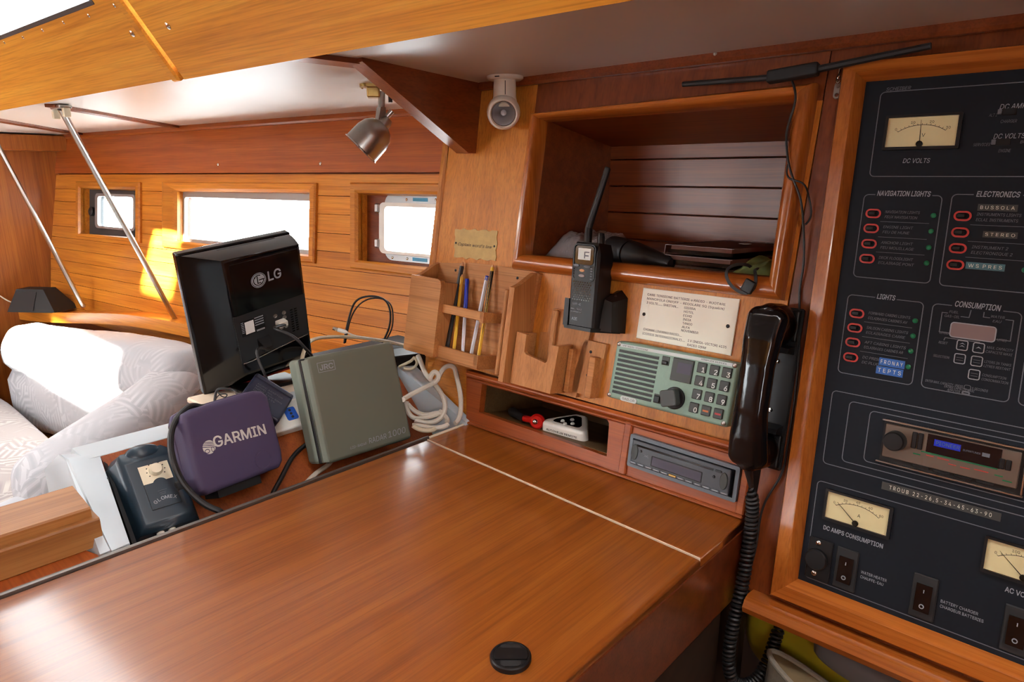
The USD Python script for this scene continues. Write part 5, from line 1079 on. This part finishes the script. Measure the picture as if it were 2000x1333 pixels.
# ---------------------------------------------------------------- loose cables
def cable(label, pts, r, mat, name="cable", group=None, n=10):
    return solo(name, tube(spline(pts, n), r, 9), M[mat], label, "cable", group)
cable("cream cable curving over the top of the radar display", [(-1.1894, -.2036, .820), (-1.1994, -.2036, .8656), (-1.2313, -.1761, .8867), (-1.2739, -.1321, .8905), (-1.3157, -.0758, .8799), (-1.3247, -.0273, .8711), (-1.3005, .0227, .8631), (-1.2751, .0526, .8549), (-1.245, .085, .845), (-1.20, .12, .825)], .0040, "cable_beige")
uc = thing("usb_cable", "pale cable with white plug end lying above the radar display", "cable", (-1.28, 0, .86))
part(uc, "lead", tube(spline([(-1.2968, -.0268, .8863), (-1.2714, -.0071, .8759), (-1.2306, .0275, .869), (-1.1943, .0564, .8569), (-1.1688, .076, .8465), (-1.15, .09, .84)], 8), .0022, 8), M["cable_white"])
part(uc, "plug", tube([(-1.3136, -.0401, .8921), (-1.300, -.030, .8875), (-1.2968, -.0268, .8863)], [.0050, .0050, .003], 8), M["white_pl"]); part(uc, "contact", tube([(-1.3230, -.0475, .8954), (-1.3136, -.0401, .8921)], .0040, 4), M["chrome"])
cable("black cable standing in a loop in front of the planking", [(-1.345, -.005, .848), (-1.3415, .0014, .8838), (-1.3406, .0141, .9195), (-1.3334, .0308, .9498), (-1.3063, .0584, .9587), (-1.2828, .0762, .948), (-1.2698, .0784, .9195), (-1.2666, .0693, .8838), (-1.2706, .0573, .8588), (-1.275, .05, .842)], .0024, "rubber")
cable("second black strand of the standing loop", [(-1.348, .000, .848), (-1.3435, .0074, .8838), (-1.3386, .0191, .9165), (-1.3254, .0378, .9438), (-1.3043, .0634, .9540), (-1.2788, .0832, .943), (-1.2668, .0834, .9195), (-1.2626, .0753, .8838), (-1.2676, .0623, .8588), (-1.272, .055, .842)], .0018, "rubber")
cable("black cable running down the panel between plotter and radar display", [(-1.075, -.2650, .7720), (-1.0600, -.2824, .7570), (-1.0555, -.3064, .7505), (-1.0409, -.3379, .7362), (-1.0258, -.3621, .7211), (-1.0150, -.3806, .7104), (-1.0068, -.3901, .7021)], .0042, "rubber")
cable("short pale cable under the lower corner of the radar display", [(-1.030, -.2550, .7290), (-1.0208, -.2687, .7200), (-1.017, -.2896, .7161), (-1.0116, -.311, .7108), (-1.0058, -.3295, .7049)], .0046, "cable_white")
gw = "white cables tangled at the end of the coaming"
cable("white cable arching highest at the end of the coaming", [(-.9943, -.1101, .8126), (-1.0011, -.0993, .8117), (-.9966, -.0753, .8191), (-.9873, -.0462, .8288), (-.9869, -.0282, .8356), (-.9825, -.0159, .8544), (-.9762, -.0064, .8626), (-.9682, .0019, .8602), (-.9591, .0011, .8448), (-.9474, -.0031, .8241), (-.9389, -.0067, .7931), (-.9331, -.0169, .7668), (-.9310, -.0315, .7570)], .0050, "cable_white", group=gw)
cable("white cable hanging from under the pencil rack into the coaming", [(-1.0621, -.0130, .8710), (-1.0479, -.0146, .8535), (-1.0309, -.0161, .8341), (-1.0101, -.0161, .8215), (-.9915, -.0182, .8112), (-.9764, -.0198, .7968), (-.9677, -.0239, .7805), (-.9653, -.0363, .7641), (-.9718, -.0511, .7555), (-.9816, -.0683, .7566), (-.9928, -.0837, .7631)], .0052, "cable_white", group=gw)
cable("small hook of white cable over the crossing cables", [(-.9894, -.0440, .8392), (-.9886, -.0400, .8487), (-.9847, -.0346, .8543), (-.9785, -.0309, .8487), (-.9782, -.0338, .8392), (-.9821, -.0391, .8339)], .0052, "cable_white", group=gw)
cable("white cable coil lying lowest behind the radar display", [(-1.026, -.0759, .7931), (-1.02, -.0776, .7719), (-1.0082, -.0711, .7602), (-.9921, -.0562, .7612), (-.9754, -.0388, .7676), (-.9705, -.0312, .7761)], .0050, "cable_white", group=gw)
cable("upper turn of the white coil behind the radar display's right edge", [(-1.030, -.070, .785), (-1.012, -.060, .768), (-.992, -.048, .765), (-.972, -.036, .770), (-.958, -.030, .762), (-.950, -.036, .757)], .0048, "cable_white", group=gw)
cable("white cable lying along the table's metal strip", [(-.9793, -.1006, .7600), (-.9649, -.0880, .7588), (-.9469, -.0730, .7557), (-.9360, -.0571, .7567), (-.9340, -.0478, .7589)], .0048, "cable_white", group=gw)
cable("pale cable strand nearest the metal strip beside the radar display", [(-.9660, -.1101, .7660), (-.9521, -.1005, .7580), (-.9402, -.0899, .7569), (-.9378, -.0795, .7580)], .0046, "cable_beige", group=gw)
cable("beige cable running up under the pencil rack", [(-1.12, -.0179, .8355), (-1.101, -.0101, .8465), (-1.0915, -.0080, .8522), (-1.08, -.0080, .862)], .0032, "cable_beige", group=gw)
cable("beige cable bent back under the pencil rack's left corner", [(-1.1017, -.0188, .8365), (-1.0829, -.0123, .8379), (-1.0731, -.0094, .8462), (-1.0714, -.0085, .8542), (-1.08, -.0090, .8621)], .0032, "cable_beige", group=gw)
solo("folded_leaflet", put(ext(Polygon([(0, 0), (.06, .005), (.062, .085), (.003, .075)]), 0, .0012), frame((-1.128, -.085, .800), (.25, .95, -.02), (-.30, .05, .50))), M["paper"], "white paper leaflet standing in the coaming behind the radar display", "paper")
# ---------------------------------------------------------------- settee cushions
def bolster(path, a, b, n=46, e=2.6, ks=40, wob=.004, seed=0, cap=.09, crease=None):
    """soft roll along a path: half-width a (sideways), half-height b"""
    p = spline(path, max(4, n // (len(path) - 1))); cu_ = np.concatenate([[0], np.cumsum(np.linalg.norm(np.diff(p, axis=0), axis=1))]); L_ = cu_[-1]
    t = np.gradient(p, axis=0); t[:, 2] *= .3; t /= np.linalg.norm(t, axis=1, keepdims=True); side = np.cross(t, [0, 0, 1.0]); side /= np.linalg.norm(side, axis=1, keepdims=True)
    th = np.linspace(0, 2 * np.pi, ks, endpoint=False); cx_ = np.sign(np.cos(th)) * np.abs(np.cos(th)) ** (2 / e); cy_ = np.sign(np.sin(th)) * np.abs(np.sin(th)) ** (2 / e); S = []
    for i in range(len(p)):
        d = min(cu_[i], L_ - cu_[i]); k = (1 - max(0, 1 - d / cap) ** 2.6) ** .45 if d < cap else 1.0; k = max(k, .03)
        r = 1 + wob / .08 * (meshkit.fbm(np.stack([p[i, 0] * 9 + cx_ * 1.5, p[i, 1] * 9 + cy_ * 1.5, 0 * cx_ + seed], -1), 3, seed) - .5)
        if crease is not None: r = r * (1 - .26 * np.exp(-((b * cy_ - crease) / .014) ** 2)) * (1 + .10 * np.exp(-((b * cy_ - crease - .07) / .05) ** 2))
        S.append(p[i] + (a * k * cx_ * r)[:, None] * side[i] + (b * (.35 + .65 * k) * cy_ * r)[:, None] * np.array([0, 0, 1.0]))
    return sweep(S)
sc = thing("settee_cushion", "long back cushion of the settee below the windows, brightly sunlit", "cushion", (-2.8, -.12, .3))
part(sc, "pad", bolster([(-3.40, -.235, .412), (-3.1, -.205, .430), (-2.7, -.150, .462), (-2.42, -.105, .482), (-2.20, -.080, .488), (-2.06, -.075, .488)], .098, .222, n=80, e=3.6, ks=96, seed=1, cap=.07, crease=.045), M["sofa"], smooth=60)
sd = thing("settee_cushion", "curved near-side back cushion of the settee rolling over towards the coaming", "cushion", (-1.95, -.35, .3))
part(sd, "top_roll", bolster([(-2.17, -.075, .585), (-2.11, -.135, .582), (-2.02, -.245, .566), (-1.94, -.370, .545), (-1.875, -.470, .530), (-1.80, -.590, .505)], .092, .078, seed=3), M["sofa"], smooth=60)
part(sd, "outer_face", bolster([(-2.13, -.08, .44), (-2.07, -.14, .44), (-1.96, -.255, .43), (-1.88, -.385, .42), (-1.815, -.485, .43), (-1.75, -.60, .42)], .060, .085, seed=4, e=4), M["sofa"], smooth=60)
pth = spline([(-2.08, -.055, .612), (-2.03, -.115, .604), (-1.945, -.250, .570), (-1.870, -.375, .553), (-1.805, -.478, .535), (-1.745, -.590, .508)], 10)
part(sd, "piping", tube(pth + np.array([.014, .006, -.012]), .0042, 8), M["sofa_seat"])
se = thing("settee_cushion", "grey seat end cushion lying left of the white coaming", "cushion", (-1.8, -.8, .4))
part(se, "roll", bolster([(-1.845, -.500, .440), (-1.80, -.62, .440), (-1.76, -.80, .430), (-1.72, -1.10, .42)], .085, .062, seed=5, cap=.07), M["sofa"], smooth=60)
part(se, "piping", tube(spline([(-1.765, -.520, .447), (-1.720, -.63, .447), (-1.680, -.80, .437), (-1.64, -1.08, .425)], 10), .004, 8), M["sofa_seat"])
sf_ = thing("settee_cushion", "grey patterned back cushion at the forward end in shade at the left picture edge", "cushion", (-3.52, -.6, .3))
part(sf_, "pad", superbox((-3.40, -.555, .510), (.11, .215, .152), 3.2), M["sofa"], smooth=60)
solo("settee_cushion", superbox((-2.74, -.885, .278), (.80, .54, .075), 9), M["sofa_seat"], "flat seat cushion of the settee with taupe pattern", "cushion", smooth=60)
bs = thing("settee", "wooden settee structure under the grey cushions", "settee", (-2.6, -.6, 0))
part(bs, "front", bx(-3.62, -1.66, -1.28, -1.26, 0, .18), M["plank"]); part(bs, "top", bx(-3.62, -1.66, -1.27, -.24, .18, .20), M["plank"])

# ---------------------------------------------------------------- grab poles, lamps, knick-knacks
def pole(a, b, label):
    a, b = np.array(a, float), np.array(b, float); d = (b - a) / np.linalg.norm(b - a)
    t_ = thing("grab_pole", label, "pole", b, None)
    side = np.cross(d, [0, 1.0, 0]); side /= np.linalg.norm(side); up_ = np.cross(side, d)
    part(t_, "tube", sweep([[c + .0125 * math.cos(x) * side + .0085 * math.sin(x) * up_ for x in np.linspace(0, 2 * np.pi, 14, endpoint=False)] for c in (a, b)]), M["steel"])
    return t_
p1 = pole((-2.110, -.316, 1.410), (-2.5231, .0570, .7300), "brushed metal grab pole slanting down in front of the small window")
part(p1, "bracket", rbox(-2.15, -2.07, -.33, -.30, 1.408, 1.417, .003), M["steel"])
for dx in (-.045, .045): part(p1, "catch", rbox(-2.11 + dx - .008, -2.11 + dx + .008, -.325, -.308, 1.385, 1.408, .003), M["ivory"])
P2A = EYE + (FWD * 1306 + RIGHT * (0 - 1000) - CUP * (292 - 666.5)) / 1306 * 2.62
P2B = np.array([-3.233, -.0405, .693]); tt_ = (1.412 - P2B[2]) / (P2A[2] - P2B[2])
pole(P2B + (P2A - P2B) * tt_, P2B, "brushed metal grab pole at the left picture edge against the forward bulkhead")

sl = thing("spot_lamp", "old nickel spot lamp with conical shade hanging from the deckhead", "lamp", (-1.1690, -.0070, 1.418))
bs_ = np.array([-1.1690, -.0070, ZC])
part(sl, "base_plate", put(ext(rrect(-.034, .034, -.018, .018, .016), -.006, 0, ), frame(bs_, (.62, .78, 0), (-.78, .62, 0))), M["brass"])
part(sl, "switch_block", put(rbox(-.020, .006, -.014, .014, -.026, -.005, .003), frame(bs_, (.62, .78, 0), (-.78, .62, 0))), M["brass"])
part(sl, "toggle", cyl(bs_ + np.array([.017, .020, -.008]), .0042, .026, (0, 0, -1), 12), M["rubber"]); part(sl, "screw", screw(bs_ + np.array([-.026, -.018, -.004]), .005, (-.3, -.6, -.6)), M["brass"])
st0, st1 = np.array([-1.1610, -.0010, 1.404]), np.array([-1.1585, -.0060, 1.372])
part(sl, "stem", tube([st0, st1], .0070, 14), M["nickel"])
jn = np.array([-1.1571, -.0152, 1.3428]); ax1 = np.array([-1.1700, -.0420, 1.2905]) - jn
apex = np.array([-1.1500, -.0085, 1.3400]); rimc = np.array([-1.1782, -.0470, 1.2920]); sax = rimc - apex; SL = np.linalg.norm(sax); sax /= SL
part(sl, "yoke", hull([st1 + np.array([x, y, z]) for x in (-.007, .007) for y in (-.006, .006) for z in (.002, -.012)] + [jn + np.array([x, y, z]) for x in (-.006, .006) for y in (-.004, .004) for z in (.006, -.010)]), M["nickel"])
part(sl, "pivot", lathe([(0, 0), (.0042, 0), (.0036, .003), (0, .0034)], jn + np.array([.004, -.010, -.003]), (.55, -.8, 0), 14), M["chrome"])
part(sl, "wing_screw", tube([jn + np.array([.006, .008, .004]), jn + np.array([.017, .022, .024])], [.0040, .0060], 12), M["nickel"])
outer = [(0, -.016), (.008, -.016), (.0125, -.008), (.0130, .0), (.0245, .006), (.0335, .018), (.0375, .034), (.0385, SL - .002), (.0395, SL)]
inner = [(.0380, SL), (.0365, .036), (.0320, .022), (.0230, .010), (0, .008)]
part(sl, "shade", lathe(outer + inner, apex, sax, 40), M["nickel"], smooth=50)
part(sl, "rim", lathe([(.0380, SL - .0015), (.0400, SL - .0015), (.0405, SL + .0008), (.0380, SL + .0008)], apex, sax, 40), M["chrome"])
part(sl, "bulb", trimesh.Trimesh(trimesh.creation.icosphere(3, .012).vertices + apex + sax * .026, trimesh.creation.icosphere(3, .012).faces), M["lamp_white"])

rl = thing("reading_lamp", "ivory plastic eyeball reading lamp hanging from the deckhead beside the shelf", "lamp", (-.8985, .0835, ZC))
lb = np.array([-.8985, .0835, ZC])
part(rl, "flange", lathe([(0, 0), (.034, 0), (.034, -.004), (.030, -.007), (0, -.007)], lb, (0, 0, 1), 36), M["lamp_white"])
part(rl, "notch", put(bx(-.004, .004, -.0008, .0008, -.002, .002), frame(lb + np.array([.010, -.0318, -.004]), (1, .3, 0), (0, 0, 1))), M["ink"])
vw = (EYE - lb); vw[2] = 0; vw /= np.linalg.norm(vw)
hc = np.array([-.8975, .0780, 1.3560])
part(rl, "neck", lathe([(0, 0), (.0205, 0), (.0215, -.030), (.0235, -.042), (.020, -.05), (0, -.05)], lb - np.array([.0, .001, .005]), (0, 0, 1), 32), M["lamp_white"])
hd = np.array([vw[0], vw[1], -.30]); hd /= np.linalg.norm(hd)
prof_ = [(0, -.028), (.012, -.026), (.0225, -.017), (.0290, -.004), (.0312, .006), (.0302, .016), (.0272, .0225), (.0248, .0235), (.0236, .0225), (.0228, .0190), (.0180, .0095), (.008, .002), (0, .001)]
part(rl, "head", lathe(prof_, hc, hd, 44), M["lamp_white"], smooth=50)
part(rl, "reflector", lathe([(.0005, .0035), (.008, .0052), (.016, .0110), (.0215, .0195), (.0224, .0195), (.017, .0100), (.008, .0040), (.0005, .0022)], hc, hd, 36), M["chrome"], smooth=50)
part(rl, "lens", lathe([(0, .0205), (.0225, .0205), (.0225, .0215), (0, .0228)], hc, hd, 36), M["lens"])
part(rl, "bulb", trimesh.Trimesh(trimesh.creation.icosphere(3, .0055).vertices + hc + hd * .011, trimesh.creation.icosphere(3, .0055).faces), M["pen_clear"])
sm = np.cross(hd, [0, 0, 1.0]); sm /= np.linalg.norm(sm)
part(rl, "seam", tube([lb - np.array([0, 0, .010]) + vw * .0212, lb - np.array([0, 0, .034]) + vw * .0220, hc + hd * .012 + np.array([0, 0, .0285])], .0007, 6), M["ink"])

sk2 = thing("shelf_speaker", "black wedge-shaped speaker on the shelf in the far left corner", "speaker", (-3.42, -.11, .66))
SKF = frame((-3.46, -.155, .667), (.80, .60, 0), (-.55, .80, 0))
part(sk2, "body", put(hull([(-.10, -.05, .0), (.12, -.05, .0), (-.10, .09, 0), (.12, .09, 0), (-.085, .0, .092), (.04, .0, .092), (-.085, .07, .092), (.04, .07, .092)]), SKF), M["black_matt"])
part(sk2, "grille", put(hull([(-.085, -.0475, .008), (.02, -.0475, .008), (-.075, -.008, .082), (.015, -.008, .082), (-.085, -.050, .008), (.02, -.050, .008), (-.075, -.0105, .082), (.015, -.0105, .082)]), SKF), M["rubber"])
solo("cable", tube(spline([(-3.70, -.290, .745), (-3.62, -.2492, .7225), (-3.5782, -.2284, .7018), (-3.5142, -.1919, .6920), (-3.42, -.1329, .6800), (-3.36, -.1034, .674)], 10), .0028, 8), M["cable_white"], "thin pale cable trailing over the speaker in the far corner", "cable")

# lens cap on the table
lc = thing("lens_cap", "round black camera lens cap lying on the table", "lens cap", (-.4010, -.4480, .75))
LCF = frame((-.4010, -.4480, .7500), (RIGHT[0], RIGHT[1], 0), (fh[0], fh[1], 0))
part(lc, "rim", put(lathe([(0, 0), (.0212, 0), (.0216, .001), (.0216, .0052), (.0205, .0066), (.0185, .0068), (.0180, .0058), (0, .0058)], (0, 0, 0), (0, 0, 1), 44), LCF), M["black"])
cb_ = affinity.scale(Point(0, 0).buffer(.0178, quad_segs=12), 1, 1)
part(lc, "disc", put(ext(cb_.intersection(sbox(-.03, -.0072, .03, .0098)), .0058, .0072), LCF), M["black"])
for y0, y1, nm in ((.0108, .0165, "pinch_grip"), (-.0165, -.0082, "pinch_grip")): part(lc, nm, put(ext(cb_.intersection(sbox(-.0105, y0, .0105, y1)), .0050, .0064), LCF), M["black_matt"])

# canvas bag and oilskins stowed under the switch panel
bg = thing("canvas_bag", "open grey canvas bag with pale lining stowed below the panel", "bag", (-.20, -.04, .42))
def loop_(c, ax_, bx_, n=28): return [np.array(c) + math.cos(t_) * np.array(ax_) + math.sin(t_) * np.array(bx_) for t_ in np.linspace(0, 2 * np.pi, n, endpoint=False)]
A0, A1 = np.array([.122, -.050, -.004]), np.array([.005, .020, .002])
part(bg, "body", sweep([loop_((-.165, -.060, .425), A0 * .9, A1 * 2.2), loop_((-.166, -.057, .50), A0 * 1.0, A1 * 1.9), loop_((-.166, -.054, .552), A0, A1 * 1.15)]), M["bag_grey"], smooth=60)
part(bg, "hem", tube(np.array(loop_((-.166, -.054, .553), A0 * 1.0, A1 * 1.15) + [loop_((-.166, -.054, .553), A0 * 1.0, A1 * 1.15)[0]]), .0042, 8), M["bag_grey"])
part(bg, "lining", sweep([loop_((-.166, -.054, .552), A0 * .96, A1 * 1.0), loop_((-.165, -.055, .5535), A0 * .5, A1 * .5)]), M["bag_in"])
part(bg, "snap", lathe([(0, 0), (.004, 0), (.003, .003), (0, .0034)], (-.185, -.046, .5545), (0, -.1, 1), 14), M["chrome"])
solo("oilskin", bolster([(-.36, .10, .55), (-.22, .08, .55), (-.05, .05, .54), (.2, .02, .52)], .06, .085, wob=.02, seed=8), M["yellow"], "crumpled yellow oilskin stowed under the switch panel", "jacket", smooth=60)
solo("oilskin", bolster([(-.235, .015, .600), (-.12, .0, .597), (.05, -.03, .585), (.2, -.05, .57)], .040, .024, wob=.012, seed=9), M["grey_cloth"], "grey folded oilskin on the yellow one", "jacket", smooth=60)
